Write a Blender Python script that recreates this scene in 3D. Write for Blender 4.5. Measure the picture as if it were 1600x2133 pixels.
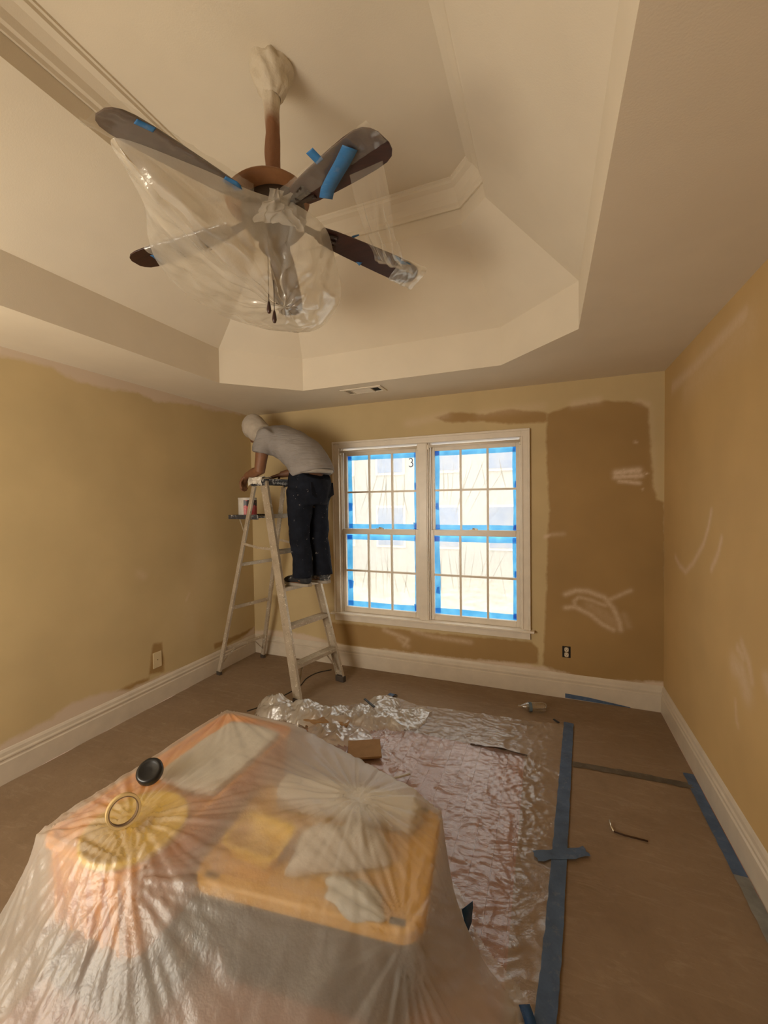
import bpy, bmesh, math, random
import numpy as np
from mathutils import Vector, Matrix, Euler, noise as mnoise

random.seed(7)
for o in list(bpy.data.objects):
    bpy.data.objects.remove(o, do_unlink=True)
scene = bpy.context.scene
COL = scene.collection
PI = math.pi
def V(*a): return Vector(a)

# ------------------------------------------------------------------ camera, world, lights, exposure
ROOM_W, ROOM_H, FRONT_Y = 3.611, 2.44, -4.6
cam_data = bpy.data.cameras.new('camera')
cam = bpy.data.objects.new('camera', cam_data); COL.objects.link(cam)
scene.camera = cam
yaw, pitch, roll = math.radians(21.55), math.radians(-1.50), math.radians(-0.79)
fwd = V(-math.sin(yaw)*math.cos(pitch), math.cos(yaw)*math.cos(pitch), math.sin(pitch))
rgt = V(math.cos(yaw), math.sin(yaw), 0); upv = rgt.cross(fwd)
r2 = math.cos(roll)*rgt + math.sin(roll)*upv
u2 = -math.sin(roll)*rgt + math.cos(roll)*upv
cam.matrix_world = Matrix(((r2.x, u2.x, -fwd.x, 2.834), (r2.y, u2.y, -fwd.y, -3.470), (r2.z, u2.z, -fwd.z, 1.547), (0, 0, 0, 1)))
cam_data.sensor_fit = 'HORIZONTAL'; cam_data.sensor_width = 36.0
cam_data.lens = 36.0*860.5/1600.0
cam_data.clip_start = 0.02; cam_data.clip_end = 200

world = bpy.data.worlds.new('sky_world'); scene.world = world
world.use_nodes = True
bg = world.node_tree.nodes['Background']
bg.inputs['Color'].default_value = (1.0, 0.975, 0.93, 1)
bg.inputs['Strength'].default_value = 3.5

sun_d = bpy.data.lights.new('sun', 'SUN'); sun_d.energy = 0.8; sun_d.angle = 0.01; sun_d.color = (1.0, 0.93, 0.82)
sun = bpy.data.objects.new('sun', sun_d); COL.objects.link(sun)
sun.rotation_euler = Euler((math.radians(38), 0, math.radians(-28)))

port_d = bpy.data.lights.new('window_portal', 'AREA'); port_d.shape = 'RECTANGLE'; port_d.size = 1.70; port_d.size_y = 1.62
port_d.cycles.is_portal = True
port = bpy.data.objects.new('window_portal', port_d); COL.objects.link(port)
port.location = (1.83, 0.16, 1.27); port.rotation_euler = Euler((math.radians(-90), 0, 0))

fill_d = bpy.data.lights.new('added_fill_light', 'AREA'); fill_d.shape = 'RECTANGLE'; fill_d.size = 1.3; fill_d.size_y = 1.0  # unseen fill light added behind the camera, tilted up towards the ceiling
fill_d.energy = 31.5; fill_d.color = (1.0, 0.86, 0.65)
fill = bpy.data.objects.new('added_fill_light', fill_d); COL.objects.link(fill)
fill.location = (1.1, FRONT_Y+0.60, 1.25); fill.rotation_euler = Euler((math.radians(118), 0, 0))

vs = scene.view_settings
scene.display_settings.display_device = 'sRGB'
vs.view_transform = 'Standard'; vs.look = 'None'; vs.exposure = 0.36; vs.gamma = 1.0; vs.use_curve_mapping = False

# ------------------------------------------------------------------ measured room data (metres)
DATA = {'back_old':[[(2.834,2.207),(2.974,2.246),(3.235,2.27),(3.465,2.233),(3.516,2.187),(3.528,1.912),(3.547,1.637),(3.57,1.533),(3.611,1.512),(3.633,0.153),(2.831,0.103),(2.828,0.217),(2.796,0.232),(2.819,0.598),(2.835,1.206),(2.849,1.469),(2.826,1.881)],[(1.94,2.255),(2.085,2.291),(2.363,2.25),(2.552,2.271),(2.838,2.222),(2.844,2.14),(2.551,2.149),(2.362,2.187),(2.044,2.206)],[(0.903,0.393),(1.257,0.4),(1.898,0.395),(2.718,0.411),(2.761,0.362),(2.767,0.232),(2.309,0.187),(2.023,0.183),(1.809,0.189),(1.63,0.176),(1.253,0.183),(0.9,0.197)]],'back_prime':[(0.176,0.244),(0.633,0.243),(1.054,0.182),(1.445,0.197),(1.809,0.198),(2.148,0.199),(2.502,0.221),(2.796,0.221),(3.038,0.178),(3.235,0.178),(3.616,0.22),(3.634,-0.057),(1.892,-0.165),(-0.015,-0.119),(-0.006,0.21)],'back_st':[([(3.31,1.732),(3.451,1.744)],0.022,0.8),([(3.304,1.7),(3.469,1.708)],0.018,0.75),([(3.329,1.671),(3.457,1.653)],0.014,0.7),([(3.36,1.754),(3.436,1.689)],0.012,0.6),([(3.496,1.725),(3.508,1.717)],0.006,0.8),([(3.427,1.953),(3.439,1.946)],0.008,0.5),([(3.475,1.611),(3.481,1.604)],0.005,0.7),([(2.965,0.807),(3.039,0.841),(3.122,0.84),(3.229,0.803),(3.292,0.722),(3.33,0.628),(3.34,0.568)],0.018,0.55),([(2.964,0.702),(3.032,0.715),(3.138,0.665),(3.219,0.599),(3.292,0.563)],0.017,0.55),([(3.032,0.722),(3.025,0.759),(3.059,0.791),(3.145,0.775),(3.241,0.739)],0.014,0.45),([(3.261,0.784),(3.345,0.833),(3.404,0.866)],0.015,0.45),([(3.138,0.731),(3.314,0.608)],0.05,0.22),([(3.361,0.684),(3.392,0.598)],0.02,0.2),([(2.821,1.251),(2.852,1.263)],0.013,0.6),([(2.87,1.267),(2.952,1.275)],0.016,0.3),([(1.448,0.374),(1.677,0.311),(1.64,0.255)],0.02,0.45),([(1.723,0.394),(1.898,0.361),(2.23,0.348)],0.02,0.4),([(1.586,0.31),(1.676,0.251)],0.022,0.35),([(1.702,2.226),(1.876,2.244),(2.044,2.27)],0.04,0.25),([(2.324,2.253),(2.803,2.27)],0.035,0.2),([(3.024,2.263),(3.187,2.275)],0.03,0.35),([(3.45,2.242),(3.51,2.215)],0.02,0.3),([(3.527,2.186),(3.54,1.946),(3.558,1.602)],0.02,0.12)],'right_st':[([(-0.278,1.158),(-0.373,1.115),(-0.49,1.095),(-0.638,1.172),(-0.799,1.298),(-0.868,1.389),(-0.907,1.475)],0.016,0.6),([(-1.04,1.345),(-1.005,1.276),(-0.912,1.177)],0.016,0.6),([(-1.231,0.88),(-1.284,0.857)],0.018,0.6),([(-1.198,0.793),(-1.271,0.79),(-1.319,0.727)],0.05,0.5),([(-1.269,0.914),(-1.338,0.856),(-1.366,0.787)],0.02,0.5),([(-1.211,0.637),(-1.223,0.556),(-1.243,0.54)],0.012,0.4),([(-1.484,0.846),(-1.51,0.811),(-1.543,0.786)],0.03,0.5),([(-0.205,2.275),(-0.577,2.276),(-1.003,2.3),(-1.273,2.311)],0.035,0.55),([(-0.49,2.193),(-1.31,2.247)],0.1,0.22)],'left_prime_top':[(-2.601,2.519),(-2.085,2.496),(0.146,2.5),(-0.008,2.441),(-0.349,2.414),(-0.587,2.389),(-0.669,2.402),(-0.945,2.376),(-1.08,2.347),(-1.282,2.381),(-1.429,2.355),(-1.685,2.349),(-1.824,2.392),(-1.951,2.391),(-2.088,2.389),(-2.604,2.392)],'left_prime_low':[(-2.673,0.151),(-2.156,0.22),(-2.018,0.234),(-1.891,0.243),(-1.808,0.284),(-1.563,0.263),(-1.389,0.201),(-1.061,0.199),(-0.821,0.171),(-0.545,0.174),(-0.225,0.183),(-0.006,0.263),(-0.018,-0.111),(-2.166,-0.121)],'left_old':[[(-1.191,0.472),(-1.111,0.456),(-1.097,0.329),(-1.092,0.215),(-1.232,0.244),(-1.211,0.37)],[(-1.531,0.222),(-1.388,0.24),(-1.232,0.23),(-1.225,0.197),(-1.426,0.193)],[(-0.571,0.272),(-0.482,0.261),(-0.223,0.254),(-0.021,0.262),(-0.007,0.228),(-0.358,0.202),(-0.561,0.216)]],'left_st':[([(-0.831,0.79),(-0.863,0.736)],0.012,0.4),([(-0.672,1.501),(-0.81,0.516)],0.12,0.12),([(-1.286,1.031),(-1.248,1.006)],0.03,0.25)],'tape_line':[(2.968,-0.409),(2.916,-1.099),(2.878,-1.589),(2.85,-1.952),(2.821,-2.218)],'tape_w':[0.058,0.08,0.064,0.066],'cross_tape':[(2.782,-1.62),(2.83,-1.595),(2.907,-1.563),(2.99,-1.516)],'seam':[(2.966,-0.874),(3.135,-0.866),(3.348,-0.857),(3.556,-0.861)],'wood':[(1.494,-1.087),(2.459,-0.82),(2.718,-0.898),(2.708,-1.393),(2.695,-1.755),(2.686,-2.014),(2.678,-2.066),(2.493,-2.053),(2.298,-1.833),(1.728,-1.458)],'sheet_floor':[(0.901,-0.967),(1.34,-0.808),(1.685,-0.459),(1.921,-0.52),(2.242,-0.494),(2.643,-0.475),(2.952,-0.441),(2.868,-1.618),(2.813,-2.118),(2.777,-2.226),(2.645,-2.276)],'bottle':[(2.638,-0.35),(2.824,-0.297)],'clip':[(2.874,-0.404),(2.901,-0.434)],'wire':[(3.109,-1.319),(3.11,-1.354),(3.157,-1.354),(3.245,-1.355)],'cord':[(0.68,-1.121),(0.824,-0.98),(0.867,-0.738),(0.899,-0.545),(0.864,-0.377),(0.869,-0.222)],'right_tape':[(3.591,-0.75),(3.595,-1.1),(3.591,-1.346)],'back_tape':[(2.97,0.014),(3.331,0.007)],'ladderfeet':[(1.067,-0.83),(1.182,-0.325),(0.079,-0.604),(0.168,-0.099)],'torn':[(2.408,-0.877),(2.551,-0.846),(2.723,-0.886)],'heap':[(0.945,-1.025),(1.227,-0.957),(1.438,-0.915),(1.643,-0.874),(1.885,-0.752),(1.563,-1.149),(1.796,-1.064),(1.707,-0.518)],'yellowlid':(1.832,-2.739),'tray':[(2.32,-2.422),(2.045,-2.747),(2.054,-2.822)]}


# ------------------------------------------------------------------ materials
def srgb(r, g, b):
    f = lambda c: (c/255/12.92) if c/255 <= 0.04045 else ((c/255+0.055)/1.055)**2.4
    return (f(r), f(g), f(b), 1)
class NT:
    def __init__(s, name):
        s.m = bpy.data.materials.new(name); s.m.use_nodes = True
        s.t = s.m.node_tree; s.t.nodes.clear()
        s.out = s.t.nodes.new('ShaderNodeOutputMaterial')
    def n(s, typ, ins=None, **kw):
        nd = s.t.nodes.new(typ)
        for k, v in kw.items(): setattr(nd, k, v)
        for k, v in (ins or {}).items():
            if isinstance(v, bpy.types.NodeSocket): s.t.links.new(v, nd.inputs[k])
            else: nd.inputs[k].default_value = v
        return nd
    def coord(s, kind='Object'): return s.n('ShaderNodeTexCoord').outputs[kind]
    def noise(s, scale, detail=3, rough=0.55, vec=None, typ=None, dist=0.0):
        nd = s.n('ShaderNodeTexNoise', {'Scale': scale, 'Detail': detail, 'Roughness': rough, 'Distortion': dist})
        if typ: nd.noise_type = typ
        s.t.links.new(vec if vec is not None else s.coord(), nd.inputs['Vector'])
        return nd.outputs['Fac']
    def ramp(s, fac, a, b, c0=(0, 0, 0, 1), c1=(1, 1, 1, 1)):
        r = s.n('ShaderNodeValToRGB', {'Fac': fac}); e = r.color_ramp.elements
        e[0].position = a; e[0].color = c0; e[1].position = b; e[1].color = c1
        return r.outputs['Color']
    def mix(s, f, a, b, mode='MIX'):
        m = s.n('ShaderNodeMix', data_type='RGBA', blend_type=mode)
        for i, v in ((0, f), (6, a), (7, b)):
            if isinstance(v, bpy.types.NodeSocket): s.t.links.new(v, m.inputs[i])
            else: m.inputs[i].default_value = v
        return m.outputs[2]
    def math(s, op, a, b=0.0, clamp=False):
        return s.n('ShaderNodeMath', {0: a, 1: b}, operation=op, use_clamp=clamp).outputs[0]
    def bump(s, h, strength=0.3, dist=0.01, normal=None):
        ins = {'Height': h, 'Strength': strength, 'Distance': dist}
        if normal is not None: ins['Normal'] = normal
        return s.n('ShaderNodeBump', ins).outputs[0]
    def attr(s, name): return s.n('ShaderNodeAttribute', attribute_name=name).outputs['Fac']
    def surf(s, sh): s.t.links.new(sh, s.out.inputs['Surface']); return s.m
    def pbsdf(s, color, rough=0.5, metal=0.0, normal=None, spec=0.5, **ins):
        d = {'Base Color': color, 'Roughness': rough, 'Metallic': metal, 'Specular IOR Level': spec}
        d.update(ins)
        if normal is not None: d['Normal'] = normal
        return s.n('ShaderNodeBsdfPrincipled', d).outputs[0]

def solid(name, col, rough=0.5, metal=0.0, var=0.12, scale=18, bump=0.0, bscale=120, spec=0.5):
    t = NT(name); nz = t.noise(scale, 4)
    dark = tuple(c*(1-var) for c in col[:3])+(1,); lite = tuple(min(1, c*(1+var)) for c in col[:3])+(1,)
    c = t.ramp(nz, 0.3, 0.7, dark, lite)
    nrm = t.bump(t.noise(bscale, 3), bump, 0.004) if bump else None
    return t.surf(t.pbsdf(c, rough, metal, nrm, spec))

def film(name, tint=(0.93, 0.93, 0.92, 1), opacity=0.4, var=0.25, rough=0.16, gloss=0.25, crease=0.35, cscale=9, stretch=(1, 1, 1), fine=0.15, streak=0.25, slo=0.62, shi=0.9, blur=0.0, trans=0.55):
    """thin polythene: part see-through, part milky (lit from either side), with a sheen broken by creases"""
    t = NT(name); co = t.coord()
    mp = t.n('ShaderNodeMapping', {'Vector': co, 'Scale': stretch}).outputs[0]
    h1 = t.noise(cscale, 4, 0.5, mp, 'RIDGED_MULTIFRACTAL', 0.6)
    h2 = t.noise(cscale*7, 3, 0.6, mp)
    nb = t.bump(h1, crease, 0.03); nb = t.bump(h2, fine, 0.008, nb)
    dif = t.n('ShaderNodeBsdfDiffuse', {'Color': tint, 'Normal': nb}).outputs[0]
    trl = t.n('ShaderNodeBsdfTranslucent', {'Color': tint, 'Normal': nb}).outputs[0]
    milky = t.n('ShaderNodeMixShader', {0: trans, 1: dif, 2: trl}).outputs[0]
    trn = t.n('ShaderNodeBsdfTransparent', {'Color': (0.97, 0.97, 0.96, 1)}).outputs[0]
    if blur:      # milky polythene blurs what lies some way behind it
        rf = t.n('ShaderNodeBsdfRefraction', {'Color': (0.97, 0.96, 0.94, 1), 'IOR': 1.10, 'Roughness': 0.75}).outputs[0]
        trn = t.n('ShaderNodeMixShader', {0: blur, 1: trn, 2: rf}).outputs[0]
    op = t.math('ADD', opacity-var*0.5, t.math('MULTIPLY', t.noise(3.0, 3, 0.6, co), var), True)
    lines = t.ramp(t.noise(cscale*0.8, 3, 0.45, mp, 'RIDGED_MULTIFRACTAL', 0.8), slo, shi)
    op = t.math('ADD', op, t.math('MULTIPLY', lines, streak), True)      # folded film is doubled, so whiter
    s1 = t.n('ShaderNodeMixShader', {0: op, 1: trn, 2: milky}).outputs[0]
    gl = t.n('ShaderNodeBsdfGlossy', {'Color': (1, 1, 1, 1), 'Roughness': rough, 'Normal': nb}).outputs[0]
    lw = t.n('ShaderNodeLayerWeight', {'Blend': 0.35, 'Normal': nb}).outputs['Facing']
    gf = t.math('MULTIPLY', t.math('ADD', t.math('MULTIPLY', lw, 0.8), 0.2), gloss, True)
    return t.surf(t.n('ShaderNodeMixShader', {0: gf, 1: s1, 2: gl}).outputs[0])

def wall_mat(name, old, fresh, prime):
    t = NT(name); co = t.coord()
    w = t.noise(14, 4, 0.6, co); w2 = t.noise(70, 3, 0.6, co)
    edge = t.math('ADD', t.attr('old'), t.math('MULTIPLY', t.math('SUBTRACT', w, 0.5), 0.035))
    fo = t.ramp(edge, 0.492, 0.512)
    broad = t.noise(2.2, 3, 0.5, co)
    o_c = t.ramp(broad, 0.3, 0.7, tuple(c*0.92 for c in old[:3])+(1,), tuple(c*1.07 for c in old[:3])+(1,))
    f_c = t.ramp(broad, 0.3, 0.7, tuple(c*0.93 for c in fresh[:3])+(1,), tuple(c*1.07 for c in fresh[:3])+(1,))
    c = t.mix(fo, f_c, o_c)
    pe = t.ramp(t.math('ADD', t.attr('prime'), t.math('MULTIPLY', t.math('SUBTRACT', w, 0.5), 0.05)), 0.488, 0.515)
    c = t.mix(pe, c, prime)
    sm = t.math('MULTIPLY', t.attr('smear'), t.math('ADD', 0.25, t.math('MULTIPLY', t.noise(38, 5, 0.7, co), 1.4)), True)
    c = t.mix(sm, c, (prime[0]*1.15, prime[1]*1.12, prime[2]*1.1, 1))
    nb = t.bump(t.noise(260, 2, 0.6, co), 0.12, 0.002); nb = t.bump(w2, 0.05, 0.004, nb)
    return t.surf(t.pbsdf(c, 0.62, 0, nb, 0.25))

M = {}
OLD, FRESH, PRIME = (0.345, 0.215, 0.083, 1), (0.53, 0.405, 0.215, 1), (0.62, 0.50, 0.38, 1)
M['wall'] = wall_mat('wall_paint', OLD, FRESH, PRIME)
M['wall_r'] = wall_mat('wall_paint_lit', (0.545, 0.37, 0.165, 1), (0.545, 0.37, 0.165, 1), PRIME)  # same brown paint, the different light on this wall put into the colour
M['ceiling'] = solid('ceiling_white', (0.70, 0.62, 0.495, 1), 0.75, var=0.03, scale=3, bump=0.10, bscale=180, spec=0.2)
M['trim'] = solid('trim_enamel', (0.60, 0.52, 0.41, 1), 0.38, var=0.06, scale=9, bump=0.04, bscale=60)
M['winwhite'] = solid('window_enamel', (0.72, 0.64, 0.53, 1), 0.33, var=0.05, scale=12)
M['glass'] = None
t = NT('pane_glass')
M['glass'] = t.surf(t.n('ShaderNodeMixShader', {0: 0.02, 1: t.n('ShaderNodeBsdfTransparent', {'Color': (0.97, 0.98, 0.98, 1)}).outputs[0], 2: t.n('ShaderNodeBsdfGlossy', {'Roughness': 0.4}).outputs[0]}).outputs[0])
def paper_mat():
    t = NT('builders_paper'); co = t.coord()
    b = t.noise(1.6, 5, 0.6, co, dist=0.8); f = t.noise(22, 5, 0.7, co)
    c = t.ramp(b, 0.3, 0.72, (0.225, 0.152, 0.092, 1), (0.30, 0.212, 0.136, 1))
    mpv = t.n('ShaderNodeMapping', {'Vector': co, 'Scale': (1.0, 4.0, 1.0), 'Rotation': (0, 0, 0.5)}).outputs[0]
    dust = t.ramp(t.noise(4.5, 7, 0.72, mpv, dist=1.2), 0.52, 0.74)
    c = t.mix(t.math('MULTIPLY', dust, 0.45), c, (0.42, 0.32, 0.22, 1))
    c = t.mix(t.math('MULTIPLY', t.ramp(f, 0.45, 0.7), 0.15), c, (0.12, 0.07, 0.04, 1))
    nb = t.bump(t.noise(5, 5, 0.6, co), 0.25, 0.02); nb = t.bump(f, 0.1, 0.004, nb)
    return t.surf(t.pbsdf(c, 0.7, 0, nb, 0.25))
M['paper'] = paper_mat()
def tape_mat(name, col):
    t = NT(name); co = t.coord()
    c = t.ramp(t.noise(11, 4, 0.6, co), 0.3, 0.7, tuple(x*0.72 for x in col[:3])+(1,), tuple(min(1, x*1.2) for x in col[:3])+(1,))
    c = t.mix(t.math('MULTIPLY', t.ramp(t.noise(34, 5, 0.7, co), 0.55, 0.75), 0.25), c, (0.45, 0.42, 0.38, 1))
    nb = t.bump(t.noise(90, 3, 0.6, co), 0.25, 0.003)
    p = t.pbsdf(c, 0.5, 0, nb, 0.35)
    tr = t.n('ShaderNodeBsdfTranslucent', {'Color': c}).outputs[0]
    return t.surf(t.n('ShaderNodeMixShader', {0: 0.25, 1: p, 2: tr}).outputs[0])
M['tape'] = tape_mat('blue_painters_tape', (0.105, 0.165, 0.285, 1))
M['tape_dusty'] = tape_mat('dusty_grey_tape', (0.16, 0.135, 0.105, 1))
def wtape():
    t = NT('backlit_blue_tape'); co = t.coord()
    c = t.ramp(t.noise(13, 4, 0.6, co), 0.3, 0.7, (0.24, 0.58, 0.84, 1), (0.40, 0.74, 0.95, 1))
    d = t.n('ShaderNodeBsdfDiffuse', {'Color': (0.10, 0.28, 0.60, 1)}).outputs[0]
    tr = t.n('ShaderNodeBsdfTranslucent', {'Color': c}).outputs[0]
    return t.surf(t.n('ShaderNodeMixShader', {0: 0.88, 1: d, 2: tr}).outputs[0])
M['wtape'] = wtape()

# ------------------------------------------------------------------ object helpers
def tag(o, label=None, cat=None, group=None, kind=None):
    if label: o['label'] = label
    if cat: o['category'] = cat
    if group: o['group'] = group
    if kind: o['kind'] = kind
    return o
def empty(name, loc, rz=0.0):
    o = bpy.data.objects.new(name, None); COL.objects.link(o)
    o.location = loc; o.rotation_euler = (0, 0, rz); o.empty_display_size = 0.1
    return o
class MB:
    """collects shapes (world coordinates unless the parent is rotated) into one mesh"""
    def __init__(s): s.v = []; s.f = []
    def add(s, vs_, fs):
        n = len(s.v); s.v += [Vector(a) for a in vs_]; s.f += [tuple(i+n for i in f) for f in fs]; return s
    def box(s, x0, x1, y0, y1, z0, z1):
        return s.add([(x0,y0,z0),(x1,y0,z0),(x1,y1,z0),(x0,y1,z0),(x0,y0,z1),(x1,y0,z1),(x1,y1,z1),(x0,y1,z1)],
                     [(0,3,2,1),(4,5,6,7),(0,1,5,4),(1,2,6,5),(2,3,7,6),(3,0,4,7)])
    def bar(s, a, b, w, h, up=(0,0,1), w2=None, h2=None):
        a = Vector(a); b = Vector(b); d = (b-a).normalized(); up = Vector(up)
        sx = d.cross(up).normalized(); sz = sx.cross(d).normalized()
        w2 = w if w2 is None else w2; h2 = h if h2 is None else h2
        vs_ = []
        for p, ww, hh in ((a, w, h), (b, w2, h2)):
            for i, j in ((-1,-1),(1,-1),(1,1),(-1,1)): vs_.append(p+sx*ww*0.5*i+sz*hh*0.5*j)
        return s.add(vs_, [(3,2,1,0),(4,5,6,7),(0,1,5,4),(1,2,6,5),(2,3,7,6),(3,0,4,7)])
    def ring_loft(s, rings, cap=True, closed=False):
        n = len(rings[0]); vs_ = [p for r in rings for p in r]; fs = []
        m = len(rings)
        for k in range(m if closed else m-1):
            for i in range(n):
                a, b = k*n+i, k*n+(i+1) % n; c, d = ((k+1) % m)*n+(i+1) % n, ((k+1) % m)*n+i
                fs.append((a, b, c, d))
        if cap and not closed: fs += [tuple(reversed(range(n))), tuple((m-1)*n+i for i in range(n))]
        return s.add(vs_, fs)
    def tube(s, path, r, seg=8, cap=True):
        path = [Vector(p) for p in path]; rr = r if isinstance(r, (list, tuple)) else [r]*len(path)
        rings = []; prev = None
        for i, p in enumerate(path):
            d = (path[min(i+1, len(path)-1)]-path[max(i-1, 0)]).normalized()
            if prev is None: x = d.orthogonal().normalized()
            else: x = (prev-d*prev.dot(d)).normalized()
            prev = x; y = d.cross(x)
            rings.append([p+(x*math.cos(2*PI*k/seg)+y*math.sin(2*PI*k/seg))*rr[i] for k in range(seg)])
        return s.ring_loft(rings, cap)
    def lathe(s, prof, origin=(0,0,0), axis=(0,0,1), seg=32, cap=True):
        o = Vector(origin); ax = Vector(axis).normalized(); x = ax.orthogonal().normalized(); y = ax.cross(x)
        rings = [[o+ax*h+(x*math.cos(2*PI*k/seg)+y*math.sin(2*PI*k/seg))*max(r, 1e-5) for k in range(seg)] for r, h in prof]
        return s.ring_loft(rings, cap)
    def loft(s, secs, seg=20):
        """secs: (centre, half-axis A, half-axis B) ellipses"""
        return s.ring_loft([[Vector(c)+Vector(a)*math.cos(2*PI*k/seg)+Vector(b)*math.sin(2*PI*k/seg) for k in range(seg)] for c, a, b in secs])
    def prism(s, poly, z0, z1):
        n = len(poly)
        return s.add([(x, y, z0) for x, y in poly]+[(x, y, z1) for x, y in poly],
                     [tuple(reversed(range(n))), tuple(range(n, 2*n))]+[(i, (i+1) % n, n+(i+1) % n, n+i) for i in range(n)])
    def grid(s, nu, nv, fn):
        vs_ = [fn(i/(nu-1), j/(nv-1)) for i in range(nu) for j in range(nv)]
        fs = [(i*nv+j, (i+1)*nv+j, (i+1)*nv+j+1, i*nv+j+1) for i in range(nu-1) for j in range(nv-1)]
        return s.add(vs_, fs)
    def build(s, name, mat, parent=None, smooth=False, bevel=0.0, solid=0.0, subsurf=0, local=False):
        me = bpy.data.meshes.new(name)
        off = parent.location if (parent is not None and not local) else V(0,0,0)
        if parent is not None and parent.parent is not None and not local: off = off+parent.parent.location
        me.from_pydata([tuple(p-off) for p in s.v], [], s.f); me.update()
        bm = bmesh.new(); bm.from_mesh(me); bmesh.ops.recalc_face_normals(bm, faces=bm.faces); bm.to_mesh(me); bm.free()
        o = bpy.data.objects.new(name, me); COL.objects.link(o)
        if mat is not None: me.materials.append(mat)
        if smooth:
            for p in me.polygons: p.use_smooth = True
        if solid: md = o.modifiers.new('thick', 'SOLIDIFY'); md.thickness = solid; md.offset = 0
        if bevel:
            md = o.modifiers.new('bevel', 'BEVEL'); md.width = bevel; md.segments = 2; md.limit_method = 'ANGLE'; md.angle_limit = 0.6
        if subsurf: md = o.modifiers.new('sub', 'SUBSURF'); md.levels = md.render_levels = subsurf
        if parent is not None: o.parent = parent
        return o
def nz(x, y=0.0, z=0.0): return mnoise.noise(Vector((x, y, z)))
def ridge(x, y, z=0.0, oct=4):
    a, f, t_ = 1.0, 1.0, 0.0
    for _ in range(oct): t_ += a*(1-abs(nz(x*f, y*f, z*f))*2); a *= 0.5; f *= 2.1
    return t_/2

# ------------------------------------------------------------------ room shell
def sd_poly(px, py, poly):
    """signed distance to a polygon, negative inside (numpy arrays)"""
    P = np.array(poly); n = len(P); d = np.full(px.shape, 1e9); inside = np.zeros(px.shape, bool)
    for i in range(n):
        a, b = P[i], P[(i+1) % n]; e = b-a
        t_ = np.clip(((px-a[0])*e[0]+(py-a[1])*e[1])/(e@e+1e-12), 0, 1)
        d = np.minimum(d, np.hypot(px-a[0]-t_*e[0], py-a[1]-t_*e[1]))
        c = ((a[1] > py) != (b[1] > py)) & (px < (b[0]-a[0])*(py-a[1])/(b[1]-a[1]+1e-12)+a[0]); inside ^= c
    return np.where(inside, -d, d)
def smear_field(px, py, strokes):
    out = np.zeros(px.shape)
    for pts, w, inten in strokes:
        d = np.full(px.shape, 1e9)
        for a, b in zip(pts[:-1], pts[1:]):
            a = np.array(a); e = np.array(b)-a
            t_ = np.clip(((px-a[0])*e[0]+(py-a[1])*e[1])/(e@e+1e-12), 0, 1)
            d = np.minimum(d, np.hypot(px-a[0]-t_*e[0], py-a[1]-t_*e[1]))
        out = np.maximum(out, inten*np.exp(-(d/w)**2*0.9))
    return out
def wall_grid(name, us, vs2, to3, mat, old, prime, strokes, hole=None, flip=False):
    U, Vv = np.meshgrid(us, vs2, indexing='ij'); nu, nv = U.shape
    pts = [to3(u, v) for u, v in zip(U.ravel(), Vv.ravel())]
    idx = np.arange(nu*nv).reshape(nu, nv); fs = []
    for i in range(nu-1):
        for j in range(nv-1):
            if hole:
                uc, vc = (us[i]+us[i+1])/2, (vs2[j]+vs2[j+1])/2
                if hole[0] < uc < hole[1] and hole[2] < vc < hole[3]: continue
            q = (int(idx[i, j]), int(idx[i+1, j]), int(idx[i+1, j+1]), int(idx[i, j+1]))
            fs.append(q[::-1] if flip else q)
    me = bpy.data.meshes.new(name); me.from_pydata(pts, [], fs); me.update(); me.materials.append(mat)
    so = np.full(U.shape, 1e9)
    for poly in old: so = np.minimum(so, sd_poly(U, Vv, poly))
    sp = np.full(U.shape, 1e9)
    for poly in prime: sp = np.minimum(sp, sd_poly(U, Vv, poly))
    for nm, arr in (('old', 0.5-np.clip(so, -.45, .45)), ('prime', 0.5-np.clip(sp, -.45, .45)), ('smear', smear_field(U, Vv, strokes))):
        a = me.attributes.new(nm, 'FLOAT', 'POINT'); a.data.foreach_set('value', arr.ravel().astype(np.float32))
    o = bpy.data.objects.new(name, me); COL.objects.link(o); tag(o, kind='structure')
    return o
def axis(a, b, step, extra=()):
    n = int(round((b-a)/step)); s = set(np.round(np.linspace(a, b, n+1), 5).tolist())
    for e in extra:
        s = {x for x in s if abs(x-e) > step*0.4}; s.add(e)
    s |= {a, b}
    return np.array(sorted(s))
HOLE = (1.01, 2.655, 0.50, 2.055)
wall_grid('wall_back', axis(0, ROOM_W, 0.012, HOLE[:2]), axis(0, ROOM_H, 0.012, HOLE[2:]), lambda u, v: (u, 0, v), M['wall'],
          DATA['back_old'], [DATA['back_prime']], DATA['back_st'], HOLE)
wall_grid('wall_left', axis(FRONT_Y, 0, 0.014), axis(0, ROOM_H, 0.014), lambda u, v: (0, u, v), M['wall'],
          DATA['left_old'], [DATA['left_prime_top'], DATA['left_prime_low']], DATA['left_st'])
wall_grid('wall_right', axis(FRONT_Y, 0, 0.014), axis(0, ROOM_H, 0.014), lambda u, v: (ROOM_W, u, v), M['wall_r'], [], [], DATA['right_st'], flip=True)
# wall behind the photographer, with an added, unseen opening that lets sky light in
b = MB()
fx0, fx1, fz0, fz1 = 0.2, 1.7, 0.7, 2.2
for x0, x1, z0, z1 in ((0, fx0, 0, ROOM_H), (fx1, ROOM_W, 0, ROOM_H), (fx0, fx1, 0, fz0), (fx0, fx1, fz1, ROOM_H)):
    b.box(x0, x1, FRONT_Y-0.12, FRONT_Y, z0, z1)
tag(b.build('wall_front', solid('front_wall_paint', FRESH, 0.6)), kind='structure')
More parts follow.
